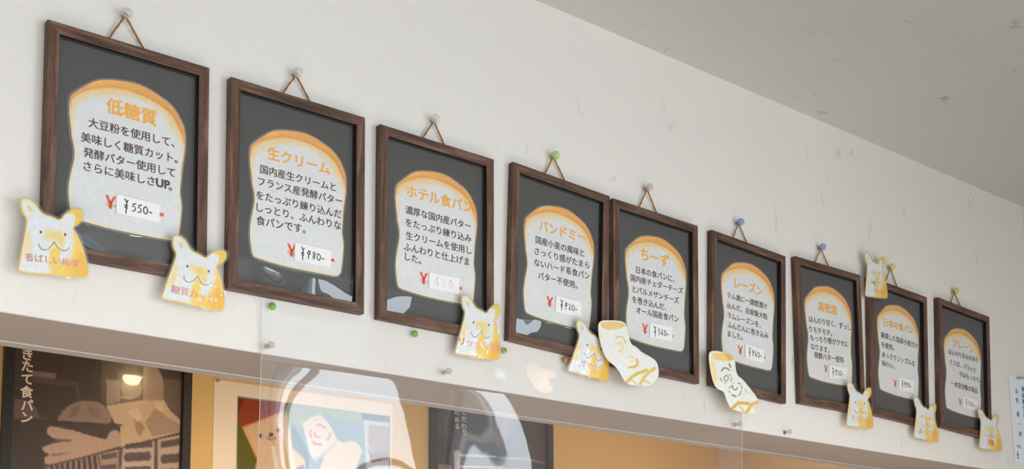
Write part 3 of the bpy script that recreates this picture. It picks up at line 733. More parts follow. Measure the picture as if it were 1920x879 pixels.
def moulding(parent):
    vs, fs, mi = [], [], []
    corners = [(0, 0), (FW, 0), (FW, -H), (0, -H)]
    dirs = [(1, -1), (-1, -1), (-1, 1), (1, 1)]
    n = len(PROF)
    for side_ in range(4):
        a, b = side_, (side_ + 1) % 4
        base = len(vs)
        for k in (a, b):
            for w, y in PROF:
                vs.append((corners[k][0] + dirs[k][0] * w, y, corners[k][1] + dirs[k][1] * w))
        for q in range(n):
            fs.append((base + q, base + (q + 1) % n, base + n + (q + 1) % n, base + n + q))
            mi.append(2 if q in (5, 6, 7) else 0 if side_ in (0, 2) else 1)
        fs.append(tuple(base + q for q in range(n))); mi.append(0)
        fs.append(tuple(base + n + q for q in range(n - 1, -1, -1))); mi.append(0)
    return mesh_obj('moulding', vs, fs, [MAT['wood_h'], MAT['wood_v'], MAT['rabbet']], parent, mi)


def pane(parent, seed):
    """acrylic pane, bowed where it is held at the bottom"""
    r = random.Random(seed)
    nx, nz = 40, 60
    x0, x1, z0, z1 = .0172, FW - .0172, -H + .0172, -.0172
    ph, ph2, am = r.uniform(0, 6.28), r.uniform(0, 6.28), r.uniform(.8, 1.05)
    vs, fs = [], []
    for j in range(nz + 1):
        v = (j / nz) ** 1.6
        z = z0 + (z1 - z0) * v
        for i in range(nx + 1):
            x = x0 + (x1 - x0) * i / nx
            q = (z - z0) / .060
            q = min(max(q, 0), 1)
            h = 1 - (1 - q / .6) ** 1.25 if q < .6 else .5 + .5 * math.cos(math.pi * (q - .6) / .4)
            k = .80 + .20 * math.sin(x * 38 + ph) * math.sin(x * 17 + ph2)
            vs.append((x, -.0079 - .0054 * am * k * h, z))
    for j in range(nz):
        for i in range(nx):
            a = j * (nx + 1) + i
            fs.append((a, a + 1, a + nx + 2, a + nx + 1))
    return mesh_obj('glass_pane', vs, fs, MAT['glass'], parent, None, True)


FRAME_LABEL = [
    'dark wood frame with bread card headed 低糖質, price ¥550, largest and leftmost of the row',
    'dark wood frame with bread card headed 生クリーム, price ¥480, above the sheet\'s left corner',
    'dark wood frame with bread card headed ホテル食パン and faded red 420 price',
    'dark wood frame with bread card headed パンドミー, hung from a light green pin',
    'dark wood frame with bread card headed ちーず, price ¥560, touching the frame on its left',
    'dark wood frame with bread card headed レーズン, price ¥460, hung from a blue pin',
    'dark wood frame with bread card headed 高密度, price ¥420, hung from a lilac pin',
    'dark wood frame with bread card headed 日本の食パン, dog tags on its top and bottom corners',
    'dark wood frame with bread card headed プレーン, price ¥350, last of the row by the notice',
]
bread_mesh = None
for i in range(9):
    x, z, th = D['F'][i]
    root = empty('picture_frame', (x, 0, z))
    root.rotation_euler = (0, -th, 0)
    tag(root, FRAME_LABEL[i], 'picture frame', 'framed bread menus hanging along the wall')
    moulding(root)
    m = MB(); m.box((.0022, -.0046, -H + .0022), (FW - .0022, -.0018, -.0022))
    m.build('backing_board', MAT['mat'], root)
    # the printed bread card
    du, dv = D['boff'][i]
    if bread_mesh is None:
        nb = len(bv)
        card = mesh_obj('bread_card', [(u, -.0056, v) for u, v in bv], bf, MAT['bread'], root)
        colour_mesh(card, bread_cols)
        bread_mesh = card.data
    else:
        card = bpy.data.objects.new('bread_card', bread_mesh)
        col.objects.link(card)
        card.parent = root
    card.location = (du, 0, dv)
    md = card.modifiers.new('thickness', 'SOLIDIFY')
    md.thickness = .0007
    md.offset = -1
    slab('laminate_edge', [tuple(p) for p in offset_poly(bread_pts, .0026)], -.0050, .0003, MAT['film_edge'], root).location = (du, 0, dv)
    cd_ = D['cards'][str(i + 1)]
    tm, bm_ = MB(), MB()
    for kind, s, u, v, pitch, ang in cd_['lines']:
        if kind == 'T':
            put_text(tm, s, u - du, v - dv, pitch, ang, -.0060, .022)
        elif kind == 'U':
            put_text(bm_, 'U', u - du, v - dv, .0175, ang, -.0060, .04, centre=(.35, .34))
            put_text(bm_, 'P', u - du + .0118, v - dv, .0175, ang, -.0060, .04, centre=(.30, .34))
        else:
            put_text(bm_, s, u - du, v - dv, pitch, ang, -.0060, .011)
    tm.build('title_lettering', MAT['title'], card)
    bm_.build('body_lettering', MAT['body'], card)
    ym = MB()
    u, v, h = cd_['yen']
    u -= du; v -= dv
    for pts in ([(-.40, .5), (-.16, .5), (.02, .07), (-.14, -.06)], [(.20, .5), (.40, .5), (.13, -.06), (-.04, -.02)], [(-.12, .04), (.11, .04), (.11, -.5), (-.12, -.5)],
                [(-.37, -.13), (.37, -.13), (.37, -.17), (-.37, -.17)], [(-.37, -.27), (.37, -.27), (.37, -.31), (-.37, -.31)]):
        ym.add([(u + a * h * 1.04, -.0060, v + b * h) for a, b in pts], [(0, 3, 2, 1)])
    ym.build('yen_mark', MAT['red'], card)['label'] = 'bold vermilion yen mark'
    if cd_['dash']:
        ym = MB()
        u, v = cd_['dash']
        u -= du; v -= dv
        ym.add([(u - .004, -.0060, v - .0024), (u + .003, -.0060, v - .0024), (u + .003, -.0060, v + .0024), (u - .004, -.0060, v + .0024)], [(0, 1, 2, 3)])
        ym.build('price_dash', MAT['red'], card)
    # price sticker with rounded corners
    st = [Vector(p) for p in cd_['st']]
    rp = []
    for k in range(4):
        p, a, b = st[k], st[k - 1], st[(k + 1) % 4]
        r_ = .0022
        p0, p1 = p + (a - p).normalized() * r_, p + (b - p).normalized() * r_
        for q in range(5):
            t = q / 4
            rp.append(tuple(p0 * (1 - t) ** 2 + p * 2 * t * (1 - t) + p1 * t * t))
    sk = slab('price_sticker', rp, -.0072, .0009, MAT['sticker'], root)
    hm = MB()
    ex = (st[1] - st[0]).normalized()
    ey = Vector((-ex.y, ex.x))
    wst = (st[1] - st[0]).length
    price = cd_['price']
    faded = price == '420'
    hh = .0125 if not faded else .0150
    adv = .0085 if not faded else .0150
    org = st[3] * .5 + st[0] * .5 + ex * (.0115 if not faded else .0105) - ey * hh * .5
    px = 0
    for ch in price:
        for stroke in HAND['open4' if faded and ch == '4' else ch]:
            hs = hh * 1.4 if ch == '¥' else hh
            pts = [tuple(org + ex * (px + a * hh * .8) + ey * (b * hs - (hs - hh) * .45)) for a, b in stroke]
            ribbon(hm, pts,   .0016 if not faded else .0014, -.0074)
        px += adv * (1.0 if ch != '¥' else 1.15)
    hm.build('handwritten_price', MAT['faint'] if faded else MAT['ink'], sk)
    pane(root, 11 + i)
    # hanging cord: from the back of the frame to the pin's neck
    u0, u1, pu, pv = D['cord'][i]
    m = MB()
    for ua in (u0, u1):
        pts = []
        for k in range(9):
            t = k / 8
            pts.append((ua + (pu - ua) * t * .97 + rnd.uniform(-.0004, .0004), -.0035 - .0035 * t, -.004 + (pv - .003 + .004) * t + rnd.uniform(-.0003, .0003)))
        m.tube(pts, [.00135 * (1 + .25 * (k % 2)) for k in range(9)], 6)
    # loop round the pin's neck
    m.tube([(pu + .0032 * math.cos(R(a)), -.0072, pv - .0005 + .0032 * math.sin(R(a))) for a in range(200, 701, 30)], .0009, 6)
    m.build('hanging_cord', MAT['cord'], root)

# ------------------------------------------------------------------ pins the frames hang from
PINC = [((232, 228, 226), .25, 'clear'), ((232, 232, 230), .35, 'clear'), ((236, 236, 234), .35, 'clear'), ((196, 226, 150), .6, 'light green'),
        ((232, 216, 216), .4, 'pale pink'), ((172, 186, 228), .5, 'blue'), ((178, 184, 222), .55, 'lilac'), ((228, 230, 160), .6, 'pale yellow'), ((222, 222, 120), .65, 'yellow green')]
TITLES = ['低糖質', '生クリーム', 'ホテル食パン', 'パンドミー', 'ちーず', 'レーズン', '高密度', '日本の食パン', 'プレーン']


def push_pin(x, z, r, depth, mat, label, group, ball=True, y0=0.0):
    root = empty('push_pin', (x, y0, z))
    tag(root, label, 'push pin', group)
    m = MB()
    if ball:
        prof = [(r * .42, .0), (r * .42, depth - 1.55 * r)]
        for k in range(1, 12):
            a = -60 + 150 * k / 11
            prof.append((max(r * math.cos(R(a)), .0002), depth - r + r * math.sin(R(a)) * .9))
    else:
        prof = [(r * .75, 0), (r * .78, .002), (r * .42, .0032), (r * .38, depth * .6), (r * .8, depth * .72), (r, depth * .86), (r * .92, depth * .97), (r * .5, depth)]
    m.lathe(prof, (0, 0, 0), 'Y', 24)
    m.build('pin_head', mat, root, True)
    m = MB()
    m.tube([(0, -.003, 0), (0, .004, 0)], .0006, 6)
    m.build('pin_point', MAT['steel'], root)
    return root


for i, (x, z) in enumerate(D['pins']):
    rgb, al, nm = PINC[i]
    push_pin(x, z, .0080, .0220, pin_mat('%s_pin_plastic' % nm.replace(' ', '_'), rgb, al),
             '%s round push pin holding the cord of the %s frame' % (nm, TITLES[i]), 'pins holding up the frames')

# tacks along the top edge of the clear sheet
gt = plain('green_tack_enamel', (110, 170, 40), .25, .1, 200, spec=.6)
bt = plain('brown_tack_enamel', (170, 118, 60), .3, spec=.6)
TL = ['round green tack at the clear sheet\'s top left corner, under the 生クリーム frame',
      'round green tack pinning the clear sheet under the ホテル食パン frame',
      'round green tack half hidden behind the dog tag リッチな味わい',
      'round brown tack under the パンドミー frame, beside the サクサク dog tag']
for i, (x, z) in enumerate(D['tacks']):
    root = empty('thumb_tack', (x, -.0068, z))
    tag(root, TL[i], 'tack', 'tacks along the top of the clear sheet')
    m = MB()
    prof = [(.0052, 0), (.0058, .001)] + [(max(.0058 * math.cos(R(a)), .0002), .001 + .0042 * math.sin(R(a))) for a in (15, 30, 45, 60, 75, 90)]
    m.lathe(prof, (0, 0, 0), 'Y', 20)
    m.build('tack_head', gt if i < 3 else bt, root, True)
    m = MB(); m.tube([(0, 0, 0), (0, .011, 0)], .0006, 6)
    m.build('tack_point', MAT['steel'], root)
cp = pin_mat('clear_pin_plastic', (222, 218, 212), .14)
CL = ['clear push pin in the left edge of the clear sheet, above the serving opening',
      'clear push pin left of and below the dog tag リッチな味わい',
      'clear push pin at the sheet\'s right edge, below the raisin loaf cut-out',
      'clear push pin in the bare wall below and left of the 高密度 frame, off the sheet']
for i, (x, z) in enumerate(D['clear']):
    push_pin(x, z, .0058, .017, cp, CL[i], 'clear pins above the serving opening', False, -.0068 if i < 3 else 0)

# ------------------------------------------------------------------ dog-shaped tags
DM = np.array(D['dogM'])
TPL = [(105, 180), (98, 215), (110, 260), (130, 285), (122, 345), (105, 430), (92, 510), (88, 540), (200, 552), (300, 565), (415, 572), (430, 560), (425, 500), (405, 430),
       (375, 360), (350, 326), (380, 312), (402, 284), (406, 248), (390, 230), (345, 234), (306, 262), (288, 292), (250, 272), (210, 262), (185, 230), (170, 205), (140, 183)]
tpl = smooth_pts(TPL, 2)
Y1, Y2 = (247, 205, 84), (243, 188, 66)
DOG = [('rim', 7, Y1, 5),
       ('poly', [(352, 340), (382, 372), (407, 430), (434, 560), (415, 578), (232, 568), (250, 505), (322, 492), (345, 452), (352, 400)], (248, 207, 98), 40),
       ('poly', [(330, 545), (380, 440), (432, 480), (436, 576), (340, 575)], Y2, 40),
       ('poly', [(238, 440), (258, 402), (288, 445), (278, 520), (232, 520)], (249, 208, 88), 24),
       ('poly', [(212, 342), (294, 345), (314, 375), (300, 440), (270, 405), (250, 390), (222, 385)], (246, 214, 128), 46),
       ('poly', [(122, 355), (150, 350), (154, 420), (132, 470), (112, 470)], (244, 222, 160), 34),
       ('stroke', [(104, 185), (99, 215), (112, 262)], 16, Y1, 6), ('stroke', [(104, 186), (140, 186), (170, 210)], 12, Y1, 6),
       ('stroke', [(140, 226), (152, 246)], 12, Y1, 7),
       ('poly', [(384, 236), (402, 250), (398, 284), (372, 316), (352, 330), (362, 300), (362, 270), (345, 258), (310, 262), (345, 238)], Y1, 9)]
dv_, df_ = delaunay_fill(tpl, 4.2)
dcol = paint(dv_, np.array(tpl), (234, 234, 232), DOG)
EYES = [(195, 350), (312, 362)]
MOUTH = [[(185, 405), (188, 420), (200, 433), (216, 438), (232, 430), (245, 415), (258, 398)], [(258, 398), (268, 414), (280, 432), (300, 441), (320, 440), (333, 424)]]
NOSE = [(246, 414), (258, 396), (271, 415), (264, 408), (258, 404), (252, 408)]
DT = ['香ばしい風味', '糖質カット', 'リッチな味わい', 'サクサク', 'モッチモチ', 'オススメ', 'あっさり', '定番']
DL = ['dog-shaped bread tag reading 香ばしい風味 at the lower left corner of the 低糖質 frame',
      'dog-shaped bread tag reading 糖質カット between the 低糖質 and 生クリーム frames',
      'dog-shaped bread tag reading リッチな味わい on the ホテル食パン frame, over the clear sheet',
      'dog-shaped bread tag reading サクサク, partly behind the cheese loaf cut-out',
      'dog-shaped bread tag reading モッチモチ at the lower right of the 高密度 frame',
      'dog-shaped bread tag reading オススメ on the top corner of the 日本の食パン frame, highest of the tags',
      'dog-shaped bread tag reading あっさり at the lower right of the 日本の食パン frame',
      'dog-shaped bread tag reading 定番 at the lower right of the プレーン frame, nearest the notice']
BEND = [.002, .003, .004, .005, .001, .001, .001, .001]
for i, d in enumerate(D['dogs']):
    A = np.array(d['m'])
    tr = lambda p: (np.c_[np.atleast_2d(p), np.ones(len(np.atleast_2d(p)))] @ DM) @ A
    root = empty('dog_tag', (d['o'][0], -.0200, d['o'][1]))
    tag(root, DL[i], 'tag', 'dog-shaped bread tags')
    bd = BEND[i]
    bend = lambda u, v, bd=bd: bd * (1 - math.cos((u - .055) * 38)) * .9 - bd * .6 * math.sin(v * 30)
    P = tr(dv_)
    card = mesh_obj('printed_card', [(u, bend(u, v), v) for u, v in P], [f[::-1] for f in df_], MAT['tag'], root, None, True)
    colour_mesh(card, dcol)
    md = card.modifiers.new('thickness', 'SOLIDIFY'); md.thickness = .0006; md.offset = 0
    # laminate film with its clear margin
    big = offset_poly(tpl, 10)
    fv, ff = delaunay_fill([tuple(p) for p in big], 14)
    Q = tr(fv)
    fo = mesh_obj('laminate_film', [(u, bend(u, v) - .0007, v) for u, v in Q], [f[::-1] for f in ff], MAT['film'], root, None, True)
    # the bare margin of the laminate round the print
    ins, out_ = tr(np.array(tpl)), tr(np.array(big))
    nn_ = len(ins)
    mesh_obj('laminate_margin', [(u, bend(u, v) - .0004, v) for u, v in np.r_[ins, out_]], [(k, (k + 1) % nn_, nn_ + (k + 1) % nn_, nn_ + k) for k in range(nn_)], MAT['film_edge'], root)
    # face
    m = MB()
    def place(pts):
        q = tr(np.array(pts, float))
        return [(u, bend(u, v) - .0005, v) for u, v in q]
    for ex_, ey_ in EYES:
        m.add(place(ell(ex_, ey_, 6, 7.5, 0, 345, 13)), [tuple(range(14))])
    for ln in MOUTH:
        P2 = np.array(ln, float)
        t = np.gradient(P2, axis=0); t /= np.hypot(t[:, 0], t[:, 1])[:, None]
        nn = np.c_[-t[:, 1], t[:, 0]] * 1.7
        vs = np.empty((2 * len(P2), 2)); vs[0::2] = P2 + nn; vs[1::2] = P2 - nn
        m.add(place(vs), [(2 * k, 2 * k + 1, 2 * k + 3, 2 * k + 2) for k in range(len(P2) - 1)])
    m.add(place(NOSE), [tuple(range(len(NOSE)))])
    m.build('face_drawing', MAT['face'], card)
    m = MB()
    u, v, pitch, ang = d['t']
    put_text(m, DT[i], u, v, pitch, ang, 0, .012)
    if i == 5:
        put_text(m, '一番', u - .012, v + .0165, .0125, ang, 0, .012, 1)
    m.v = [(a, bend(a, b) - .0005, b) for a, _, b in m.v]
    m.build('lettering', [MAT['pink'] if i != 7 else MAT['red'], MAT['green']], card)
    # folded tape holding the tag to the frame
    m = MB()
    q = tr(np.array([(240, 300)]))[0]
    m.box((q[0] - .007, .001, q[1] - .006), (q[0] + .007, .0054, q[1] + .006))
    m.build('mounting_tape', MAT['sticker'], root)

# ------------------------------------------------------------------ loaf cut-outs
LOAF = {
    'cheese': ([(110, 270), (200, 262), (300, 270), (325, 300), (340, 380), (358, 465), (400, 480), (450, 530), (520, 560), (585, 605), (597, 700), (585, 745), (520, 805), (490, 812), (400, 805), (320, 795), (290, 750), (250, 670), (215, 630), (175, 600), (140, 540), (115, 440), (103, 350)],
               (232, 229, 221), [
        ('poly', [(118, 286), (200, 272), (305, 284), (318, 312), (270, 336), (190, 346), (135, 328)], (231, 196, 132), 14),
        ('stroke', [(112, 350), (125, 450), (152, 545), (200, 610)], 22, (236, 222, 194), 20),
        ('stroke', [(240, 410), (270, 398), (292, 405), (306, 428), (312, 452)], 12, (232, 190, 88), 7),
        ('stroke', [(250, 455), (276, 452), (293, 475), (285, 505), (262, 524)], 13, (238, 208, 136), 8),
        ('stroke', [(218, 440), (224, 478), (236, 510)], 6, (238, 216, 160), 6), ('stroke', [(222, 552), (262, 560), (290, 545)], 8, (240, 220, 176), 9),
        ('stroke', [(328, 566), (352, 562), (374, 574)], 9, (236, 200, 130), 7), ('stroke', [(400, 588), (410, 618), (396, 642), (366, 655), (334, 655)], 17, (228, 176, 84), 8),
        ('stroke', [(345, 606), (366, 602), (372, 592)], 9, (238, 206, 140), 7), ('stroke', [(290, 630), (302, 640)], 9, (238, 206, 140), 7),
        ('stroke', [(308, 790), (345, 745), (400, 708), (485, 678)], 26, (219, 184, 86), 10), ('stroke', [(428, 792), (470, 730), (500, 702), (560, 662)], 28, (228, 194, 104), 12),
        ('stroke', [(352, 752), (398, 795)], 10, (219, 184, 86), 8), ('stroke', [(462, 762), (515, 788)], 11, (222, 190, 100), 8)]),
    'raisin': ([(95, 290), (130, 280), (200, 290), (250, 310), (283, 350), (285, 430), (300, 480), (325, 495), (360, 530), (400, 580), (440, 625), (465, 665), (465, 720), (440, 770), (415, 783), (380, 778), (290, 755), (240, 740), (215, 680), (195, 615), (180, 595), (150, 585), (125, 555), (105, 490), (92, 400), (87, 330)],
               (234, 233, 222), [
        ('poly', [(112, 300), (190, 294), (250, 312), (276, 345), (230, 364), (165, 362), (122, 346)], (242, 204, 132), 9),
        ('poly', [(195, 296), (250, 312), (276, 345), (238, 362), (214, 330)], (228, 180, 84), 12),
        ('poly', [(104, 308), (120, 346), (136, 420), (142, 500), (150, 562), (122, 530), (100, 420)], (248, 218, 156), 14),
        ('stroke', [(178, 442), (192, 420), (212, 416), (236, 434)], 10, (120, 112, 62), 6), ('stroke', [(236, 384), (246, 412)], 11, (124, 116, 64), 6),
        ('stroke', [(212, 474), (196, 490), (200, 514), (216, 520)], 8, (140, 130, 76), 5), ('stroke', [(218, 476), (226, 490), (224, 506)], 8, (140, 130, 76), 5),
        ('stroke', [(168, 496), (178, 518)], 8, (140, 130, 76), 5), ('stroke', [(252, 494), (246, 518)], 7, (140, 130, 76), 5), ('stroke', [(236, 468), (244, 482)], 7, (140, 130, 76), 5), ('stroke', [(196, 528), (206, 540)], 6, (150, 140, 90), 5),
        ('stroke', [(254, 554), (258, 580), (272, 592), (288, 584), (292, 572)], 9, (126, 120, 68), 5), ('stroke', [(298, 536), (318, 542)], 9, (150, 142, 90), 5), ('stroke', [(326, 558), (328, 582)], 8, (140, 130, 76), 5),
        ('stroke', [(320, 602), (312, 626)], 8, (126, 120, 68), 5), ('stroke', [(252, 630), (278, 642)], 11, (116, 108, 58), 5), ('stroke', [(292, 636), (306, 632)], 7, (150, 142, 90), 5), ('stroke', [(230, 574), (246, 560)], 7, (140, 130, 76), 5), ('stroke', [(228, 600), (236, 612)], 7, (140, 130, 76), 5),
        ('stroke', [(354, 588), (378, 616)], 5, (170, 164, 120), 4), ('stroke', [(430, 630), (446, 646)], 4, (170, 164, 120), 4), ('stroke', [(256, 538), (268, 532)], 6, (140, 130, 76), 4),
        ('stroke', [(244, 742), (300, 692), (378, 698)], 26, (224, 174, 86), 10), ('stroke', [(308, 716), (348, 768)], 12, (228, 184, 100), 8), ('stroke', [(368, 768), (408, 704), (462, 690)], 28, (230, 184, 100), 10), ('stroke', [(440, 705), (450, 745)], 20, (238, 206, 150), 14)]),
}
LLAB = {'cheese': 'white loaf-shaped paper cut-out with yellow cheese swirls, between the パンドミー and ちーず frames',
        'raisin': 'white loaf-shaped paper cut-out with dark raisin rings on the レーズン frame'}
for nm, (outl, base, ops) in LOAF.items():
    o2 = smooth_pts(outl, 2)
    v2, f2 = delaunay_fill(o2, 4.6)
    c2 = paint(v2, np.array(o2), base, ops)
    MM = np.array(D[nm]['M'])
    root = empty('loaf_cutout', (D[nm]['o'][0], -.032, D[nm]['o'][1]))
    tag(root, LLAB[nm], 'cut-out', 'loaf-shaped paper cut-outs')
    P = np.c_[v2, np.ones(len(v2))] @ MM
    bend = lambda u, v: .0020 * math.sin(v * 28 + 1) + .0015 * math.cos(u * 40)
    card = mesh_obj('printed_card', [(u, bend(u, v), v) for u, v in P], [f[::-1] for f in f2], MAT['tag'], root, None, True)
    colour_mesh(card, c2)
    md = card.modifiers.new('thickness', 'SOLIDIFY'); md.thickness = .0012; md.offset = 0
    m = MB()
    q = P.mean(0)
    q = (np.array([[250 if nm == 'cheese' else 200, 420, 1]]) @ MM)[0]
    m.box((q[0] - .01, .003, q[1] - .01), (q[0] + .01, .0174, q[1] + .01))
    m.build('mounting_pad', MAT['sticker'], root)

# ------------------------------------------------------------------ clear vinyl sheet
SX0, SX1, SZ1, SZ0 = .5205, 1.6345, 2.0895, 1.38


def sheet_y(x, z):
    s = SZ1 - z
    y = -.0042 - .0022 * math.exp(-s / .03)
    b = max(0.0, ZL - .012 - z)
    if b > 0:                                   # below the lintel the sheet sags into the opening
        y += .080 * b + .0018 * math.sin(x * 9 + 1.0) * (1 - math.exp(-b / .12))
        y += .0011 * math.sin(x * 23 + z * 9) * (1 - math.exp(-b / .1))
    else:
        y += .0006 * math.sin((x - SX0) * 23.6) * math.exp(-((s - .03) / .03) ** 2)
    return y


root = empty('clear_sheet', (SX0, -.004, SZ1))
tag(root, 'clear vinyl splash sheet tacked under the frames and hanging over the serving opening', 'plastic sheet')
nx, nz = 150, 110
vs, fs = [], []
for j in range(nz + 1):
    z = SZ1 + (SZ0 - SZ1) * j / nz
    for i in range(nx + 1):
        x = SX0 + (SX1 - SX0) * i / nx + .006 * (SZ1 - z) / .25
        vs.append((x - SX0, sheet_y(x, z) + .004, z - SZ1))
for j in range(nz):
    for i in range(nx):
        a = j * (nx + 1) + i
        fs.append((a, a + nx + 1, a + nx + 2, a + 1))
mesh_obj('vinyl', vs, fs, MAT['vinyl'], root, None, True)
for xs in (0, nx):
    m = MB()
    m.tube([vs[j * (nx + 1) + xs] for j in range(0, nz + 1, 2)], .0005, 6)
    m.build('cut_edge', MAT['vinyl_edge'], root)

# ------------------------------------------------------------------ posters on the kitchen wall
def poly_print(name, polys, y, parent, off, rect, base, soft=.0022, step=.0032):
    x0, z0, x1, z1 = rect
    v, f = delaunay_fill([(x0, z0), (x1, z0), (x1, z1), (x0, z1)], step)
    ops = [('poly', [(p[0] - off[0], p[1] - off[1]) for p in pts], rgb, soft) for rgb, pts in polys]
    o = mesh_obj(name, [(a, y, b) for a, b in v], f, MAT['poster'], parent)
    colour_mesh(o, paint(v, np.array([(x0, z0), (x1, z0), (x1, z1), (x0, z1)]), base, ops))
    return o


def framed_poster(x0, x1, rail0, rail1, ztop, zbot, label, polys, base):
    root = empty('framed_poster', (x0, KY, ztop))
    tag(root, label, 'poster', 'framed posters in the kitchen')
    w, h = x1 - x0, ztop - zbot
    m = MB()
    r = .021
    dpt = .014
    for a, b, c_, d_ in ((0, r, -h, 0), (w - r, w, -h, 0), (r, w - r, -r, 0), (r, w - r, -h, -h + r)):
        m.box((a, -dpt, c_), (b, -.0005, d_))
    m.build('frame_rails', MAT['black'], root)
    pic = poly_print('picture', polys, -.0018, root, (x0, ztop), (r * .9, -h + r * .9, w - r * .9, -r * .9), base)
    mesh_obj('glazing', [(r * .8, -.0085, -h + r * .8), (w - r * .8, -.0085, -h + r * .8), (w - r * .8, -.0085, -r * .8), (r * .8, -.0085, -r * .8)], [(0, 1, 2, 3)], MAT['poster_glass'], root)
    return root, pic


p1f = D['p1f']
root, pic = framed_poster(p1f[0][0], p1f[3][0], 0, 0, 2.335, 1.72, 'black-framed brown poster of a gloved hand lifting a bread tin, reading 焼きたて食パン', D['p1'], (62, 48, 40))
m = MB()
for ch, (x, z) in zip('焼きたて食パン', D['p1t']):
    put_text(m, ch, x - p1f[0][0], z - 2.335, .0285, rnd.uniform(-5, 5), -.0032, .03)
m.build('brush_lettering', MAT['brush'], pic)
p3f = D['p3f']
root, pic = framed_poster(p3f[0][0], p3f[3][0], 0, 0, 2.335, 1.72, 'black-framed dark poster with columns of writing, seen through the clear sheet', D['p3'], (72, 58, 56))
for cols_, txt, mi, sz in ((D['p3t'][0], 'こだわり', 0, .0190), (D['p3t'][1], '詰める', 0, .0185), (D['p3t'][2], '手作り', 1, .0190)):
    pts = cols_[1:] if len(txt) == len(cols_) - 1 else cols_
    m = MB()
    for ch, (x, z) in zip(txt, pts):
        put_text(m, ch, x - p3f[0][0], z - 2.335, sz, 0, -.0032, .02)
    m.build('brush_lettering', MAT['brush3'] if mi else MAT['brush2'], pic)
# paper poster pinned at its corner
p2 = D['p2f']
x0, zt2 = p2[0]
root = empty('paper_poster', (x0, KY, zt2))
tag(root, 'cream paper poster of painted smiling bread figures, behind the clear sheet\'s left half', 'poster')
w = p2[3][0] - x0
m = MB(); m.box((0, -.0016, -.62), (w, -.0006, 0))
m.build('paper', MAT['paper'], root)
poly_print('painting', D['p2'], -.0019, root, (x0, zt2), (p2[1][0] - x0, -.56, p2[2][0] - x0, p2[1][1] - zt2 + .004), (150, 165, 140))
push_pin(p2[4][0], p2[4][1], .0045, .009, cp, 'tiny clear pin in the top left corner of the cream paper poster', None, False, KY - .0016)

# ------------------------------------------------------------------ notice at the right edge
cx0, cz0 = 2.7302, 2.272
ang = math.atan2(.0125, .2364)
root = empty('paper_notice', (cx0, -.0008, cz0))
root.rotation_euler = (0, -ang * .75, 0)
tag(root, 'white paper notice with a vertical column of grey characters at the wall\'s right end', 'notice')
slab('paper', [(0, 0), (.098, .001), (.105, -.2365), (.0034, -.2372)], -.0006, .0006, MAT['cert'], root)
ca, sa = math.cos(ang * .75), math.sin(ang * .75)
def cl(p):
    a, b = p[0] - cx0, p[1] - cz0
    return ca * a + sa * b, -sa * a + ca * b
m = MB()
for ch, p in zip('永野雄一郎', D['cert_txt'][:5]):
    u, v = cl(p)
    put_text(m, ch, u, v, .0150, -3, -.0010, .008)
m.build('name_lettering', MAT['cert_ink'], root)
m = MB()
u, v = cl(D['cert_txt'][5])
put_text(m, 'H28.', u - .008, v, .0125, -3, -.0010, .0, centre=(.35, .36))
m.build('date_lettering', MAT['cert_ink'], root)
m = MB()
u, v = cl(D['cert_txt'][6])
m.add([(u + a, -.0010, v + b) for a, b in ell(0, 0, .0042, .0042, 0, 340, 17)], [tuple(range(18))])
m.add([(u - .003, -.0010, v - .0105), (u + .004, -.0010, v - .0105), (u + .004, -.0010, v - .006), (u - .003, -.0010, v - .006)], [(0, 1, 2, 3)])
m.add([(u - .003, -.0010, v + .006), (u + .003, -.0010, v + .006), (u + .003, -.0010, v + .0085), (u - .003, -.0010, v + .0085)], [(0, 1, 2, 3)])
m.build('blue_emblem', MAT['cert_blue'], root)
m = MB()
u2, v2_ = cl(D['cert_txt'][8])
for k in range(5):
    put_text(m, '食品衛生員'[k], u2 + .002, v2_ - k * .0175, .0150, -3, -.0010, .03)
m.build('blue_lettering', MAT['cert_blue'], root)
for k, (dx, nm) in enumerate(((0, 'left'), (.02, 'right'))):
    p = D['cert_txt'][7]
    push_pin(p[0] + dx, p[1] + .003 * k, .0046, .010, pin_mat('tan_pin_plastic', (190, 176, 150), .7) if k == 0 else cp,
             'small tan pin in the top left corner of the white paper notice' if k == 0 else 'small clear pin at the top of the white paper notice, right of a tan pin', 'pins in the paper notice', False, -.0014)

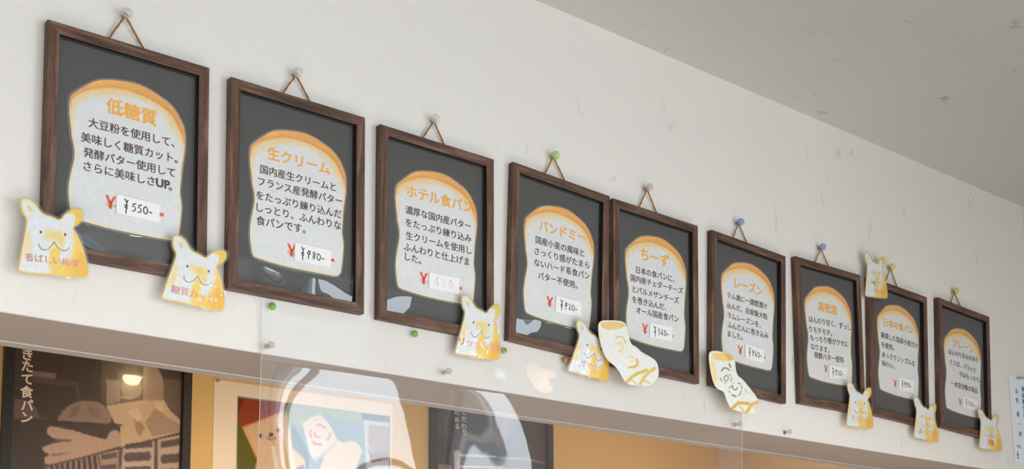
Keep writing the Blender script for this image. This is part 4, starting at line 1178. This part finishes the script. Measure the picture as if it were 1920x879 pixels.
# ------------------------------------------------------------------ lamps
def lamp(name, loc, label, power, bulb, drop, color=WARM):
    root = empty(name, loc)
    tag(root, label, 'lamp', 'warm lamps')
    m = MB()
    m.lathe([(.012, .06), (.018, .055), (.034, .030), (.047, .0), (.044, .0), (.032, .028), (.012, .05)], (0, 0, 0), 'Z', 28)
    m.build('shade', MAT['lamp_metal'], root, True)
    m = MB(); m.tube([(0, 0, .055), (0, 0, drop)], .004, 8)
    m.build('stem', MAT['lamp_metal'], root)
    m = MB()
    m.lathe([(max(.028 * math.cos(R(a)), .0003), .004 + .024 * math.sin(R(a))) for a in range(-90, 91, 15)], (0, 0, 0), 'Z', 20)
    m.build('bulb', bulb, root, True)
    l = bpy.data.lights.new('lamp_light', 'SPOT')
    l.energy, l.color, l.shadow_soft_size = power, color, .03
    l.spot_size, l.spot_blend = R(165), .6
    o = bpy.data.objects.new('lamp_light', l)
    col.objects.link(o)
    o.parent = root
    o.location = (0, 0, -.03)
    return root


lamp('kitchen_lamp', (1.0667, .50, 2.335), 'small hanging lamp in the kitchen, mirrored in the bread tin poster', 13, MAT['bulb'], KZ - 2.335, (1.0, .72, .40))
lamp('kitchen_lamp', (2.35, .62, 2.42), 'added unseen lamp giving orange light at the right end of the kitchen', 2.4, MAT['bulb'], KZ - 2.42, (1.0, .40, .10))  # added above the lintel, unseen, to turn this end of the wall orange
for k, (x, y, z) in enumerate(((2.15, -1.25, 2.40), (.95, -1.75, 2.45), (-.9, -2.2, 2.45))):
    lamp('pendant_lamp', (x, y, z), ['pendant lamp hanging in the shop near the side windows', 'pendant lamp hanging in the middle of the shop', 'pendant lamp hanging in the left of the shop'][k], 4, MAT['bulb_shop'], ZC - z)

# uplight and its housing, added below the view to brighten the lower wall
root = empty('added_uplight', (.95, -.62, 1.16))
tag(root, 'long light box added out of view to brighten the lower wall', 'lamp')
m = MB()
m.box((-1.7, -.27, -.05), (1.7, .27, -.03))
m.box((-1.7, -.27, -.03), (1.7, -.26, .012)); m.box((-1.7, .26, -.03), (1.7, .27, .0))
m.build('housing', MAT['steel'], root)
l = bpy.data.lights.new('uplight_fill', 'AREA')
l.spread = R(95)
l.shape, l.size, l.size_y, l.energy, l.color = 'RECTANGLE', 3.3, .50, 5.0, (1.0, .96, .92)
o = bpy.data.objects.new('uplight_fill', l)
col.objects.link(o)
o.parent = root
o.location = (0, 0, .16)
o.rotation_euler = Vector((0, .80, .60)).to_track_quat('-Z', 'Y').to_euler()
